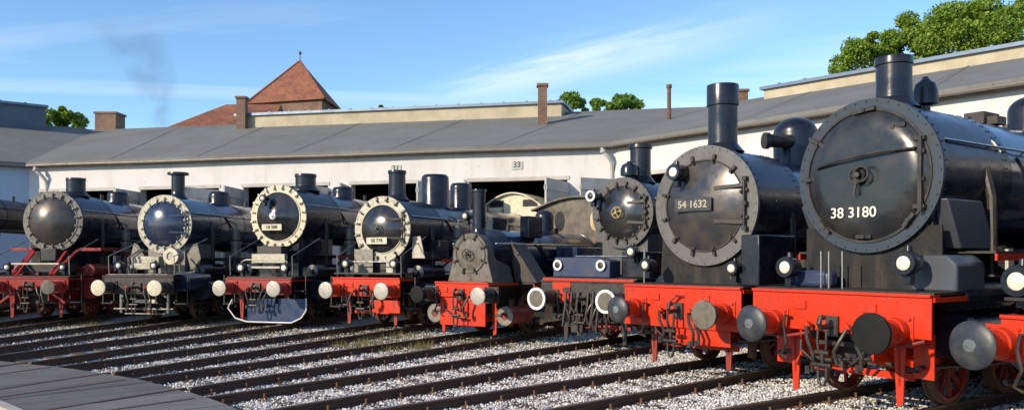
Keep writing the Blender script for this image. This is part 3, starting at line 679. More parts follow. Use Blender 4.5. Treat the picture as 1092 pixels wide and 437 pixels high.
def wheel(root, v, u, r, m=reddark, side=1, spokes=11, tyre=steel):
    b = MB(); b.ring((v, u, r), (1, 0, 0), r * .82, r * .93, -.05, .05, 36); b.lathe((v - .08, u, r), (1, 0, 0), [(r * .2, 0), (r * .22, .02), (r * .22, .14), (r * .16, .17)], 20)
    for k in range(spokes):
        a = 2 * math.pi * k / spokes; c, s_ = math.cos(a), math.sin(a)
        b.beam((v, u + c * r * .18, r + s_ * r * .18), (v, u + c * r * .84, r + s_ * r * .84), .05, .045, (1, 0, 0))
    o = b.build('wheel', m, root)
    sd = -1 if v > 0 else 1
    MB().ring((v, u, r), (1, 0, 0), r * .93, r, -.06, .06, 44).ring((v, u, r), (1, 0, 0), r * .93, r * 1.045, sd * .06 - .015, sd * .06 + .015, 44).build('tyre', tyre, o)

def coupling(root, z=1.05, m=frameblk, y0=.56, drop=.62):
    b = MB(); b.box(-.09, .09, y0, y0 + .04, z - .13, z + .13)
    b.tube([(0, y0, z), (0, y0 - .12, z), (0, y0 - .22, z - .02), (0, y0 - .27, z + .05), (0, y0 - .24, z + .12), (0, y0 - .17, z + .12)], .035, 10)
    o = b.build('coupling_hook', m, root)
    c = MB(); zc = z - .03; yy = y0 - .2
    for s in (-1, 1): c.tube([(s * .06, yy, zc), (s * .065, yy - .01, zc - .16), (s * .05, yy, zc - .3)], .018, 8)
    c.cyl((-.1, yy, zc - .3), (.1, yy, zc - .3), .028, n=10); c.cyl((0, yy, zc - .26), (0, yy + .01, zc - drop + .14), .03, n=10)
    c.cyl((-.13, yy, zc - drop + .16), (.13, yy, zc - drop + .16), .03, n=10)
    c.tube([(-.06, yy, zc - drop + .16), (-.06, yy, zc - drop), (-.03, yy, zc - drop - .1), (.03, yy, zc - drop - .1), (.06, yy, zc - drop), (.06, yy, zc - drop + .16)], .02, 8)
    c.build('screw_link', m, o)

def hose(root, v, z0, m=frameblk, y=.55, drop=.55, loop=.16, capm=None):
    b = MB(); b.cyl((v, y + .05, z0 - .1), (v, y, z0 + .05), .035, n=10); b.tube([(v, y, z0), (v, y - .1, z0 + .02), (v + loop * .4, y - .17, z0 - .12), (v + loop, y - .18, z0 - drop * .6), (v + loop * .8, y - .15, z0 - drop), (v + loop * .3, y - .12, z0 - drop * .98)], .026, 8)
    b.box(v + loop * .1, v + loop * .5, y - .15, y - .08, z0 - drop - .04, z0 - drop * .98 + .05)
    o = b.build('brake_hose', m, root)
    MB().beam((v - .06, y - .02, z0 + .1), (v + .03, y - .02, z0 - .02), .03, .03).build('hose_cock', capm or red, o)

def loco(i, label, **c):
    hwB0 = c['beam'][0]
    root = empty('steam_locomotive', front(i), -th(i)); tag(root, label, 'locomotive', 'steam locomotives lined up before the roundhouse')
    G = lambda k, d=None: c.get(k, d)
    u0, zc, r = c['sb']; sl = G('sb_len', 2.0); rb = G('rb', r * .93); uc = G('cab_u', 10.5)
    bm_, sm_ = G('boiler_m', gloss), G('sb_m', satin)
    # smokebox drum and front plate
    n = 64
    s = MB(); s.lathe((0, u0, zc), (0, 1, 0), [(r - .03, 0), (r, .02), (r, .12), (r * .965, .125), (max(rb + .012, r * .955), sl)], n)
    for ur in (.06, sl - .12, sl - .2):
        rr_ = r if ur < .1 else (max(rb + .012, r * .955) + (r * .965 - max(rb + .012, r * .955)) * (1 - ur / sl)) - .004
        for a in np.linspace(0, 2 * math.pi, 52, endpoint=False):
            c_, s_ = math.cos(a), math.sin(a); p_ = Vector((rr_ * c_, u0 + ur, zc + rr_ * s_)); s.cyl(p_, p_ + Vector((c_, 0, s_)) * .014, .015, .010, 6)
    sb = s.build('smokebox', sm_, root, sharp=30)
    rd = G('door_r', r * .8); bulge = G('bulge', .16); fm = G('ring_m', graph); dm = G('door_m', graphdark)
    if G('egg'):    # plated smokebox front that widens to the frame
        pts = []; w0 = G('egg')
        for k in range(0, 33):
            a = math.pi * k / 32; pts.append((r * 1.02 * math.cos(a), zc + r * 1.02 * math.sin(a)))
        pts = [p_ for p_ in pts]; pts += [(-r * 1.02, zc - r * .25), (-w0, zc - r * 1.45), (w0, zc - r * 1.45), (r * 1.02, zc - r * .25)]
        MB().prism(pts, 'y', u0 - .03, u0 + .9).build('smokebox_front', fm, sb, .01)
        f = MB().ring((0, u0 - .03, zc), (0, -1, 0), rd * .98, rd * 1.12, .002, .03, 48); f.build('door_ring', fm, sb)
    else:
        f = MB().ring((0, u0 - .003, zc), (0, -1, 0), rd * .9, r, 0, .03, 64)
        rivets(f, circ(G('nriv', 40), r - .035, u0 - .033, zc), (0, -1, 0), .016, .014)
        f.build('smokebox_ring', fm, sb)
    # door: dished lathe
    y0 = u0 - (.034 if not G('egg') else .032)
    prof = []
    fl = G('flat', .0)
    for k in range(0, 15):
        t = k / 14
        if t < fl: prof.append((max(.005, rd * t), -bulge * (1 - .1 * (t / max(fl, .01)) ** 2)))
        else:
            q = (t - fl) / (1 - fl); prof.append((max(.005, rd * t), -bulge * (.9 if fl else 1) * (1 - q ** G('pw', 2.2))))
    prof.append((rd * 1.0, .03))
    d = MB().lathe((0, y0, zc), (0, 1, 0), prof, 56).build('smokebox_door', dm, sb, sharp=40)
    # rim line of door
    MB().ring((0, y0, zc), (0, -1, 0), rd * .995, rd * 1.03, 0, .022, 64).build('door_rim', G('rim_m', frameblk), d)
    # clamps
    nd = G('dogs', 14)
    if nd:
        for q in range(nd):
            k_ = MB()
            a = 2 * math.pi * (q + .5) / nd; ca, sa = math.cos(a), math.sin(a); rr_ = rd * G('dog_r', 1.02)
            k_.beam((ca * (rr_ - .05), y0 - .035, zc + sa * (rr_ - .05)), (ca * (rr_ + .10), y0 - .035, zc + sa * (rr_ + .10)), .05, .035, (0, 1, 0))
            k_.cyl((ca * rr_, y0 - .03, zc + sa * rr_), (ca * rr_, y0 - .09, zc + sa * rr_), .022, n=8)
            k_.build('door_clamp', G('dog_m', frameblk), d)
    # centre handwheel
    yh_ = y0 - bulge
    if G('hub', 'wheel') == 'wheel':
        hw = MB(); hw.torus((0, yh_ - .09, zc), (0, 1, 0), .12, .013, 24, 6); hw.cyl((0, yh_ + .01, zc), (0, yh_ - .13, zc), .028, n=12)
        for q in range(4): a = q * math.pi / 2 + .4; hw.beam((0, yh_ - .09, zc), (.12 * math.cos(a), yh_ - .09, zc + .12 * math.sin(a)), .018, .018, (0, 1, 0))
        hw.build('door_handwheel', G('hub_m', steel), d)
    elif G('hub') == 'twin':
        hw = MB()
        for sx in (-.02, .02):
            pass
        hw.torus((-.03, yh_ - .06, zc), (0, 1, 0), .105, .02, 24, 6); hw.torus((.07, yh_ - .12, zc + .01), (0, 1, 0), .10, .018, 24, 6); hw.cyl((0, yh_ + .01, zc), (0.02, yh_ - .15, zc), .035, n=12)
        hw.beam((-.03, yh_ - .07, zc - .05), (-.07, yh_ - .07, zc - .27), .035, .02, (0, 1, 0))
        for q in range(6): a = q * math.pi / 3; hw.beam((-.03, yh_ - .06, zc), (-.03 + .1 * math.cos(a), yh_ - .06, zc + .1 * math.sin(a)), .02, .02, (0, 1, 0))
        hw.build('door_handwheel', frameblk, d)
    elif G('hub') == 'plug':
        MB().lathe((0, yh_ + .01, zc), (0, -1, 0), [(.11, 0), (.10, .05), (.05, .07), (.04, .1)], 20).build('door_boss', G('hub_m', white), d)
    for part in G('door_parts', []): part(d, y0, zc, rd, bulge)
    if G('hinge', True):
        h = MB(); hx = rd * 1.04
        h.cyl((hx, y0 - .06, zc - r * .42), (hx, y0 - .06, zc + r * .42), .022, n=10)
        for dz in (-.3, .3):
            h.beam((hx + .02, y0 - .05, zc + dz * r), (rd * .35, y0 - bulge * .75 - .02, zc + dz * r * .9), .06, .02, (0, 1, 0))
        for dz in (-.4, 0, .4): h.box(hx - .03, hx + .05, y0 - .09, y0 - .0, zc + dz * r - .03, zc + dz * r + .03)
        h.build('door_hinge', G('hinge_m', frameblk), d)
    # saddle below the smokebox and deck
    dz_ = G('deck_z', 1.52)
    sw = G('saddle_w', .62)
    MB().prism([(-sw, dz_), (sw, dz_), (sw, zc - r * .55), (-sw, zc - r * .55)], 'y', u0 + .08, u0 + sl - .1).build('smokebox_saddle', G('saddle_m', sm_), root, .01)
    # boiler
    ub = u0 + sl
    b = MB().lathe((0, ub - .005, zc), (0, 1, 0), [(rb, 0), (rb, uc - ub)], 56)
    bo = b.build('boiler', bm_, root, sharp=30)
    nb = max(2, int((uc - ub) / 1.5))
    for k in range(nb + 1):
        bd = MB(); u = ub + .05 + (uc - ub - .15) * k / nb; bd.ring((0, u, zc), (0, 1, 0), rb - .01, rb + .012, 0, .06, 56); bd.build('boiler_band', G('band_m', bm_), bo)
    fb = MB().prism([(-rb * .8, 1.1), (rb * .8, 1.1), (rb * .97, zc), (-rb * .97, zc)], 'y', uc - 2.6, uc - .02); fb.build('firebox', bm_, root)
    # handrails on both sides
    if G('pump', i in (1, 2, 3, 4)):
        for sd in (-1, 1):
            pm = MB(); x = sd * (rb + .34); u = u0 + 1.9 + .3 * sd
            pm.cyl((x, u, 1.95), (x, u, 2.35), .16, n=18).cyl((x, u, 2.35), (x, u, 2.45), .19, n=18).cyl((x, u, 2.5), (x, u, 2.85), .13, n=18).cyl((x, u, 2.42), (x, u, 2.52), .05, n=10).tube([(x, u, 2.85), (x, u + .1, 3.0), (sd * rb * .95, u + .2, 3.15)], .03, 8).tube([(x, u - .1, 2.0), (x, u - .35, 1.9), (x - sd * .2, u - .6, 1.6)], .035, 8)
            pm.build('feed_pump', G('pump_m', silverdull if sd > 0 else frameblk), root)
            st = MB()
            for z in (.55, .95): st.box(x - .17, x + .17, .82, 1.05, z, z + .025)
            st.box(x - .19, x - .165, .9, .93, .53, 1.4).box(x + .165, x + .19, .9, .93, .53, 1.4); st.build('front_steps', frameblk, root)
            MB().tube([(sd * (hwB0 - .05), .75, 1.4), (sd * (hwB0 - .05), .72, 1.95), (sd * (hwB0 - .05), u0 + .6, 2.5)], .015, 6).build('grab_rail', steel, root)
    for sd in (-1, 1):
        hr = MB(); zz_ = zc + rb * .42; xx = sd * (rb * .91 + .07)
        hr.tube([(xx, u0 + .15, zz_), (xx, uc, zz_)], .018, 8)
        u = u0 + .3
        while u < uc - .2: hr.cyl((sd * rb * .86, u, zz_), (xx, u, zz_), .014, n=6); u += 1.1
        hr.build('handrail', G('rail_m', steel), root)
    if G('ring_rail'):
        rr_ = G('ring_rail'); MB().tube([((rr_) * math.cos(a), u0 - .10, zc + rr_ * math.sin(a)) for a in np.linspace(R(25), R(155), 20)], .017, 8).build('front_handrail', steel, root)
    # pipes on the boiler side, clack valves, small fittings
    pp = MB()
    for sd in (-1, 1):
        pp.tube([(sd * (rb + .05), uc - .3, zc - .15), (sd * (rb + .06), u0 + 2.6, zc - .15), (sd * (rb * .9 + .05), u0 + 2.2, zc + .3)], .028, 8)
        pp.tube([(sd * (rb * .85), uc - .3, zc - .55), (sd * (rb * .85 + .05), u0 + 3.2, zc - .55), (sd * (rb * .85 + .08), u0 + 2.6, 1.7)], .035, 8)
        pp.tube([(sd * (rb * .99), u0 + 1.2, zc + .1), (sd * (rb * 1.08), u0 + 1.2, zc - .3), (sd * rb * 1.1, u0 + 1.2, 1.5)], .06 if G('steam_pipe', 1) else .02, 10)
    pp.build('boiler_pipes', G('pipe_m', frameblk), root)
    # chimney
    cu, ct, cr_ = c['chim']; zb = zc + math.sqrt(max(0, r * r - .02)) - .06
    cb_ = G('chim_base', 1.0)
    hh = ct - zb; rim_h = G('chim_rim', .1); fr = G('chim_flare', 1.12)
    prof = [(cr_ * 1.5 * cb_, 0), (cr_ * 1.25, .07), (cr_ * 1.02, .15), (cr_, min(.25, hh * .4)), (cr_ * G('chim_taper', 1.0), hh - rim_h), (cr_ * fr, hh - rim_h + .015), (cr_ * fr, hh - .02), (cr_ * fr * .98, hh), (cr_ * .88, hh), (cr_ * .85, hh - .3)]
    MB().lathe((0, cu, zb), (0, 0, 1), prof, 36).build('chimney', G('chim_m', satin), root, sharp=28)
    for (du, dt, dr, kind) in G('domes', []):
        zb = zc + rb - .12; hh = dt - zb
        if kind == 'dome': pr = [(dr * 1.25, 0), (dr * 1.05, .1), (dr, .18)] + [(dr * math.cos(a), hh - dr * .75 + dr * .75 * math.sin(a)) for a in np.linspace(0, 1.5, 9)]
        elif kind == 'drum': pr = [(dr * 1.12, 0), (dr, .1), (dr, hh - .16), (dr * .96, hh - .08), (dr * .82, hh - .02), (dr * .4, hh), (.01, hh)]
        else: pr = [(dr, 0), (dr, hh - .04), (dr * .9, hh), (.01, hh)]
        name = 'steam_dome' if kind != 'box' else 'sand_box'
        if kind == 'box': MB().box(-dr, dr, du - dr, du + dr, zb, dt).build(name, G('dome_m', satin), root, .04)
        else:
            o = MB().lathe((0, du, zb), (0, 0, 1), pr, 40).build(name, G('dome_m', satin), root, sharp=50)
            if G('dome_valve'):
                vz = G('dome_valve'); MB().cyl((-.15, du - dr - .35, vz), (.1, du - dr + .05, vz), .13, n=16).cyl((-.2, du - dr - .42, vz), (-.15, du - dr - .35, vz), .16, n=16).build('safety_valve', frameblk, o)
    # feedwater / bell behind the chimney
    for (bu, bt, br) in G('bells', []):
        zb = zc + r - .08; hh = bt - zb
        MB().lathe((G('bell_v', 0), bu, zb), (0, 0, 1), [(br * .4, 0), (br * .4, hh * .25), (br, hh * .3), (br, hh * .62), (br * .8, hh * .82), (br * .35, hh * .92), (br * .2, hh)], 24).build('bell', satin, root)
    # top fittings along the boiler
    for q in range(int((uc - ub) / 1.3)):
        tf = MB(); u = ub + .8 + q * 1.3; tf.cyl((.0, u, zc + rb - .03), (.0, u, zc + rb + random.uniform(.08, .2)), .06, n=10); tf.build('boiler_plug', frameblk, root)
    # beam
    hwB, bz0, bz1 = c['beam']; rm = G('beam_m', red)
    bb = MB().box(-hwB, hwB, .6, .64, bz0, bz1); bb.box(-hwB, hwB, .64, .8, bz1 - .03, bz1 + .0); bb.box(-hwB - .0, hwB, .57, .6, bz1 - .035, bz1 + .004)
    rivets(bb, [(x, .6, bz1 - .1) for x in np.linspace(-hwB + .08, hwB - .08, 15)], (0, -1, 0), .014, .01)
    bo_ = bb.build('buffer_beam', rm, root, .006)
    if G('beam_side', True):
        for sd in (-1, 1):
            MB().box(sd * hwB - .02, sd * hwB + .02, .643, u0 + 1.0, bz1 - .09, bz1 - .035).build('deck_edge', rm, root)
    fk = G('frame_m', reddark)
    for sd in (-1, 1):
        MB().prism([(.643, .62), (1.4, .45), (uc + 2, .45), (uc + 2, 1.35), (.643, 1.35)], 'x', sd * .52 - .015, sd * .52 + .015).build('frame_plate', fk, root)
    # deck
    dw = G('deck_w', hwB)
    MB().box(-dw, dw, .66, u0 + sl + .3, dz_ - .03, dz_ + .003).build('front_deck', G('deck_m', frameblk), root)
    # running boards
    rz, rw = G('run', (1.95, 1.45)); ru = G('run_u', u0 + .9)
    for sd in (-1, 1):
        x0, x1 = sorted((sd * (rb * .75), sd * rw)); MB().box(x0, x1, ru, uc + .5, rz - .03, rz).build('running_board', G('run_top', frameblk), root)
        MB().box(sd * rw - .015, sd * rw + .015, ru, uc + .5, rz - .12, rz - .033).build('running_board_edge', G('run_m', red), root)
    # cylinders
    cyu, cyl_l, cz, cr2, cv = G('cyl', (u0 + .1, 1.1, .95, .34, 1.15))
    cmn = G('cyl_m', satin)
    for sd in (-1, 1):
        k_ = MB().lathe((sd * cv, cyu, cz), (0, 1, 0), [(cr2 * .6, -.06), (cr2 * .98, -.05), (cr2, 0), (cr2, .06), (cr2 * .92, .065), (cr2 * .92, cyl_l - .06), (cr2, cyl_l - .05), (cr2, cyl_l), (cr2 * .4, cyl_l + .12)], 32)
        rivets(k_, circ(12, cr2 * .84, cyu - .05, cz, xc=sd * cv), (0, -1, 0), .018, .02)
        o = k_.build('cylinder', cmn, root, sharp=30)
        if G('valve', True):
            vz = cz + cr2 + .22; vr = G('valve_r', .2); vv = sd * (cv - .03)
            MB().lathe((vv, cyu - .1, vz), (0, 1, 0), [(vr * .3, -.1), (vr * .35, -.02), (vr * .95, 0), (vr, .05), (vr, cyl_l + .1), (vr * .3, cyl_l + .2)], 26).build('valve_chest', cmn, o)
            MB().box(min(vv * .99, sd * .6), max(vv * .99, sd * .6), cyu + .1, cyu + cyl_l - .1, cz - .1, vz + vr * .6).build('cylinder_block', G('block_m', cmn), o, .01)
        # cylinder cover ring in a lighter metal
        if G('cyl_face'):
            MB().ring((sd * cv, cyu - .055, cz), (0, -1, 0), cr2 * .45, cr2 * .98, 0, .015, 32).build('cylinder_cover', G('cyl_face'), o)
    # rods
    dr_, dus = G('drv', (.7, [4.2, 5.7, 7.2, 8.7]))
    for sd in (-1, 1):
        rd_ = MB(); zr = dr_ - .22; rd_.beam((sd * .98, dus[0] - .1, zr), (sd * .98, dus[-1] + .1, zr), .05, .13)
        for u in dus: rd_.cyl((sd * .9, u, zr), (sd * 1.06, u, zr), .11, n=16)
        rd_.build('coupling_rod', steel, root)
        MB().beam((sd * 1.1, cyu + cyl_l, cz), (sd * 1.1, dus[min(1, len(dus) - 1)], zr), .06, .12).box(sd * 1.1 - .07, sd * 1.1 + .07, cyu + cyl_l + .7, cyu + cyl_l + 1.1, cz - .16, cz + .16).build('piston_rod', steel, root)
        for u in dus: wheel(root, sd * .75, u, dr_, G('wheel_m', reddark), tyre=G('tyre_m', rust))
        for (lu, lr) in G('lead', [(2.6, .43)]): wheel(root, sd * .75, lu, lr, G('wheel_m', reddark), spokes=9, tyre=G('tyre_m', rust))
    for u, rr_ in [(u, dr_) for u in dus] + list(G('lead', [(2.6, .43)])): MB().cyl((-.72, u, rr_), (.72, u, rr_), .09, n=12).build('axle', frameblk, root)
    # underframe clutter: brake gear, air tank, pipes
    cl = MB(); cl.cyl((-.8, u0 + 2.9, 1.0), (.8, u0 + 2.9, 1.0), .2, n=18); cl.box(-.5, .5, 1.0, 2.2, .75, .82); cl.tube([(-1.0, .8, .6), (-1.0, 3, .5), (-.9, 4, .5)], .03); cl.tube([(1.0, .8, .6), (1.0, 3, .5), (.9, 4, .5)], .03)
    cl.box(-.49, .49, 1.3, uc, .5, .9)
    cl.build('underframe', G('clutter_m', frameblk), root)
    # guards
    for sd in (-1, 1):
        gz = G('guard_top', bz0 + .05); gm_ = G('guard_m', rm); gu = G('guard_u', .9)
        if gz: MB().prism([(sd * .75 - .085, gz), (sd * .75 + .085, gz), (sd * .75 + .045, .12), (sd * .75 - .035, .08)], 'y', gu, gu + .03).prism([(gu, gz), (gu + .14, gz), (gu + .03, .35), (gu, .35)], 'x', sd * .75 - .015, sd * .75 + .015).build('rail_guard', gm_, root)
    # buffers
    hm = G('buf_m', (bufdark, bufblack)); kd = G('buf_k', ('dome', 'flat'))
    for s_, v in enumerate((-.875, .875)): buffer(root, v, kd[s_], G('buf_r', .23), hm[s_], G('shank_m', rm), G('buf_rim'))
    coupling(root, m=G('coup_m', frameblk)); 
    for hv in G('hoses', [(-.3, 1.0), (.28, 1.0), (.42, .95)]): hose(root, hv[0], hv[1], m=G('coup_m', frameblk), loop=random.choice((.12, -.12, .16)), drop=random.uniform(.4, .6))
    if i >= 4:
        k = MB(); k.tube([(-.95, .9, .62), (-.3, .95, .55), (.3, .95, .62), (.95, .9, .55)], .03, 8); k.tube([(-.55, .7, .95), (-.5, .62, .7), (-.2, .6, .5), (.1, .64, .46), (.35, .7, .7), (.4, .75, .95)], .02, 8)
        k.build('brake_pipe', frameblk, root)
        MB().beam((-.75, 1.2, .42), (.75, 1.2, .42), .07, .09).build('brake_beam', rm if rm is not frameblk else reddark, root)
        for sd in (-1, 1): MB().prism([(1.55, .25), (1.68, .22), (1.74, .9), (1.62, .9)], 'x', *sorted((sd * .70, sd * .80))).build('brake_block', rust, root)
        MB().tube([(-.62, .58, 1.12), (-.66, .5, 1.16), (-.68, .48, 1.0), (-.62, .46, .8), (-.7, .47, .62), (-.6, .47, .58)], .022, 8).build('heating_hose', frameblk, root)
        for v in (-.5, .5): MB().box(v - .1, v + .1, .575, .6, bz1 - .25, bz1 - .14).build('lamp_iron', rm, root)
    for l in c['lamps']: headlight(root, *l[:4], **(l[4] if len(l) > 4 else {}))
    # cab
    if uc:
        cw, cz0, cz1, cl_ = G('cab', (1.48, 1.6, 3.95, 1.9)); cmn = G('cab_m', satin)
        ar = G('cab_rise', .3)
        def archp(w_, z1, rise, n=14): return [(w_ * math.cos(math.pi * (1 - k / n)), 0) for k in range(0)] + [(-w_ + 2 * w_ * k / n, z1 + rise * math.sin(math.pi * k / n)) for k in range(n + 1)]
        fw = [( -cw, cz0)] + archp(cw, cz1 - ar, ar) + [(cw, cz0)]
        cab = MB().prism(fw, 'y', uc, uc + .05).build('cab', cmn, root)
        MB().box(-cw, -cw + .04, uc + .053, uc + cl_, cz0, cz1 - ar).box(cw - .04, cw, uc + .053, uc + cl_, cz0, cz1 - ar).build('cab_side', cmn, cab)
        up = archp(cw + .12, cz1 - ar + .02, ar); lo_ = archp(cw + .10, cz1 - ar - .04, ar)
        MB().prism(up + [(x, z - .05) for x, z in reversed(up)], 'y', uc - .15, uc + cl_ + .2).build('cab_roof', G('cabroof_m', frameblk), cab)
        for sd, wm in zip((-1, 1), G('win_m', (winglass, winglass))):
            wv, wz, wr, wh = G('win', (1.1, zc + .45, .2, .28))
            pts = [(sd * wv + wr * math.cos(a), wz + wh * math.sin(a)) for a in np.linspace(0, 2 * math.pi, 24, endpoint=False)] if G('win_oval', True) else [(sd * wv - wr, wz - wh), (sd * wv + wr, wz - wh), (sd * wv + wr, wz + wh), (sd * wv - wr, wz + wh)]
            o = MB().prism(pts, 'y', uc - .012, uc - .003).build('cab_window', wm, cab)
    if G('tender', True):
        tu = uc + G('cab', (1.48, 1.6, 3.95, 1.9))[3] + .5
        t = MB().prism([(-1.4, 1.2), (1.4, 1.2), (1.4, 2.7), (1.15, 3.1), (-1.15, 3.1), (-1.4, 2.7)], 'y', tu, tu + 5.5).build('tender', satin, root, .02)
        for sd in (-1, 1):
            for u in (1, 2.6, 4.2): wheel(root, sd * .75, tu + u, .5, reddark, tyre=rust)
    elif G('tanks', True) and i == 5:
        for sd in (-1, 1): MB().box(*sorted((sd * .7, sd * 1.35)), u0 + 3.0, uc, rz + .003, rz + .9).build('side_tank', bm_, root, .03)
    for fn in G('extra', []): fn(root)
    return root

# --- number 8: big engine 38 3180
def door8(d, y0, zc, rd, bulge):
    yb = y0 - bulge * .93
    text('engine_number', '38 3180', .20, letterm, d, (-.12, yb - .012, zc - .50), bold=.001, sx=1.04)
    b = MB(); b.tube([(-.66, y0 - .13, zc + .15), (-.3, y0 - .20, zc + .22), (.3, y0 - .20, zc + .28), (.72, y0 - .12, zc + .29)], .017, 8)
    b.cyl((-.66, y0 - .0, zc + .15), (-.66, y0 - .14, zc + .15), .02, n=8); b.cyl((.72, y0, zc + .29), (.72, y0 - .13, zc + .29), .02, n=8)
    b.build('door_handrail', frameblk, d)
    h = MB(); h.box(.76, .81, y0 - .10, y0 - .05, zc - .52, zc + .44)
    for z in (-.45, -.1, .25, .42): h.box(.68, .83, y0 - .07, y0 - .0, zc + z - .025, zc + z + .025)
    h.build('door_hinge', frameblk, d)
    for (vx, vz, aa) in ((-.70, .52, -.5), (.42, .60, .12), (-.82, .0, 0), (.0, .88, .1), (.62, -.62, .9), (-.6, -.68, -.8), (.0, -.82, 0)):
        k = MB(); ca, sa = math.cos(aa), math.sin(aa); L_ = .16 if vz > .4 else .11
        k.beam((vx - ca * L_, y0 - .05, zc + vz - sa * L_), (vx + ca * L_, y0 - .05, zc + vz + sa * L_), .05, .045, (0, 1, 0)); k.cyl((vx, y0, zc + vz), (vx, y0 - .09, zc + vz), .03, n=10)
        k.build('door_catch', frameblk, d)
def extra8(root):
    # tilted side plates that carry the steam pipes
    for sd in (-1, 1):
        MB().prism([(1.75, 2.05), (2.65, 2.05), (2.3, 2.68), (1.4, 2.68)], 'x', *sorted((sd * .85, sd * 1.06))).build('steam_pipe_casing', casing, root, .02)
    # steps down the saddle plate and white stripe on the drum
    MB().box(-.98, .98, 1.43, 1.46, 1.52, 2.35).build('saddle_plate', saddleblk, root)
    MB().box(-.95, -.35, 1.05, 1.27, 1.52, 1.76).build('lubricator_box', bluegrey, root, .06)
    MB().prism([(.72, 1.52), (1.3, 1.52), (1.3, 1.86), (1.18, 1.97), (.72, 1.97)], 'y', 1.15, 1.86).build('valve_casing', casing, root, .03)
    for sd in (-1, 1):
        MB().box(sd * 1.0 - .13, sd * 1.0 + .13, .95, .98, .45, 1.0).build('guard_plate', red, root)
        MB().tube([(sd * .3, .56, .95), (sd * .62, .5, .88), (sd * 1.0, .5, .88), (sd * 1.2, .6, .95)], .022).build('shunter_handrail', reddark, root)
    MB().box(-.9, .9, 1.5, 1.54, .50, .66).build('cross_stretcher', red, root)
    for v in (-.42, -.3, -.1): MB().tube([(v, .95, 1.5), (v, .95, 2.02)], .012, 6).build('step_rail', steel, root)
    s = MB().tube([(.66 + .0, 3.0, 3.70), (.88, 3.0, 3.52), (.97, 3.0, 3.38)], .012, 6); s.build('white_stripe', letterm, root)
    MB().box(-.15, .15, 4.3, 4.8, 4.02, 4.2).box(-.3, .3, 4.4, 4.7, 4.0, 4.12).build('whistle_box', frameblk, root)
loco(8, 'largest black engine numbered 38 3180 with bright red buffer beam', sb=(1.38, 3.04, 1.04), sb_len=1.9, rb=.965, cab_u=10.2, door_r=.88, bulge=.11, flat=.7, pw=2, ring_m=graph8,
     door_m=doorblk, dogs=0, hub='twin', hinge=False, door_parts=[door8], chim=(2.03, 4.73, .235), chim_flare=1.07, chim_rim=.12, bells=[(2.87, 4.57, .17)], domes=[(6.3, 4.68, .36, 'dome')], dome_m=satin,
     beam=(1.28, .97, 1.5), deck_z=1.52, saddle_w=.85, saddle_m=saddleblk, run=(2.02, 1.42), run_u=1.87, cyl=(1.5, 1.2, .95, .3, 1.12), valve_r=.22, drv=(.875, [4.6, 6.5, 8.4]), lead=[(2.0, .5), (4.0 - .4, .5)],
     buf_m=(bufdark, bufblack), buf_k=('dome', 'flat'), buf_r=.245, lamps=[(-.88, .8, 1.80, .14), (.86, .76, 1.87, .145)], extra=[extra8], guard_top=1.0, guard_u=.85, frame_m=red)

# --- number 7
def door7(d, y0, zc, rd, bulge):
    p = MB().box(-.50, .26, y0 - bulge - .05, y0 - bulge - .02, zc - .1, zc + .13).build('number_plate', bufdark, d, .005)
    text('engine_number', '54 1632', .175, mat('tarnished plate lettering', (.42, .37, .27), .5, c2=(.25, .21, .15), scale=14), p, (-.12, y0 - bulge - .054, zc + .015), bold=.003, sx=1.05)
def extra7(root):
    MB().prism([(-1.0, 1.48), (1.0, 1.48), (.95, 2.3), (-.95, 2.3)], 'y', 1.42, 1.46).build('saddle_plate', saddleblk, root)
    MB().box(.95, 1.28, .95, 2.1, 1.48, 2.3).build('tool_box', satin, root, .02)
    MB().cyl((.62, 1.3, 1.60), (.62, 1.24, 1.60), .05, n=8).build('plug', brass, root)
    MB().box(-.1, .95, .64, .67, .5, .755).build('lower_beam_plate', red, root, .005)
    MB().tube([(.1, .6, 1.28), (.0, .5, 1.3), (-.1, .48, 1.2)], .02).build('beam_pipe', reddark, root)
    for v in (-1.05, 1.05): MB().tube([(v, 1.0, 1.48), (v, 1.0, 2.1)], .014, 6).build('step_rail', steel, root)
    bx = MB().cyl((-.42, 1.12, 3.42), (-.42, 1.30, 3.42), .14, n=20).build('lamp_bracket', frameblk, root)
loco(7, 'black engine with very tall chimney and pale number plate beside the largest engine', sb=(1.36, 2.83, 1.04), sb_len=1.6, rb=.90, cab_u=9.5, door_r=.78, bulge=.13, pw=2, ring_m=graph7, door_m=graphdark, dogs=12, hub='none', hinge=True,
     sb_m=satin, door_parts=[door7], chim=(1.9, 4.99, .255), chim_flare=1.10, chim_rim=.38, domes=[(4.49, 4.72, .42, 'dome')], dome_valve=4.2, beam=(1.17, .76, 1.46), deck_z=1.475, saddle_w=.85, run=(1.7, 1.4),
     drv=(.675, [4.6, 6.1, 7.6]), lead=[(2.5, .5)], buf_m=(bufdark, bufmid), buf_k=('dome', 'flat'), buf_r=.225, lamps=[(-.42, 1.02, 3.42, .135, dict(lens=white)), (-.88, .82, 1.80, .11), (.85, .84, 1.76, .11)],
     extra=[extra7], guard_m=reddark, cyl=(1.7, 1.2, .9, .3, 1.1))

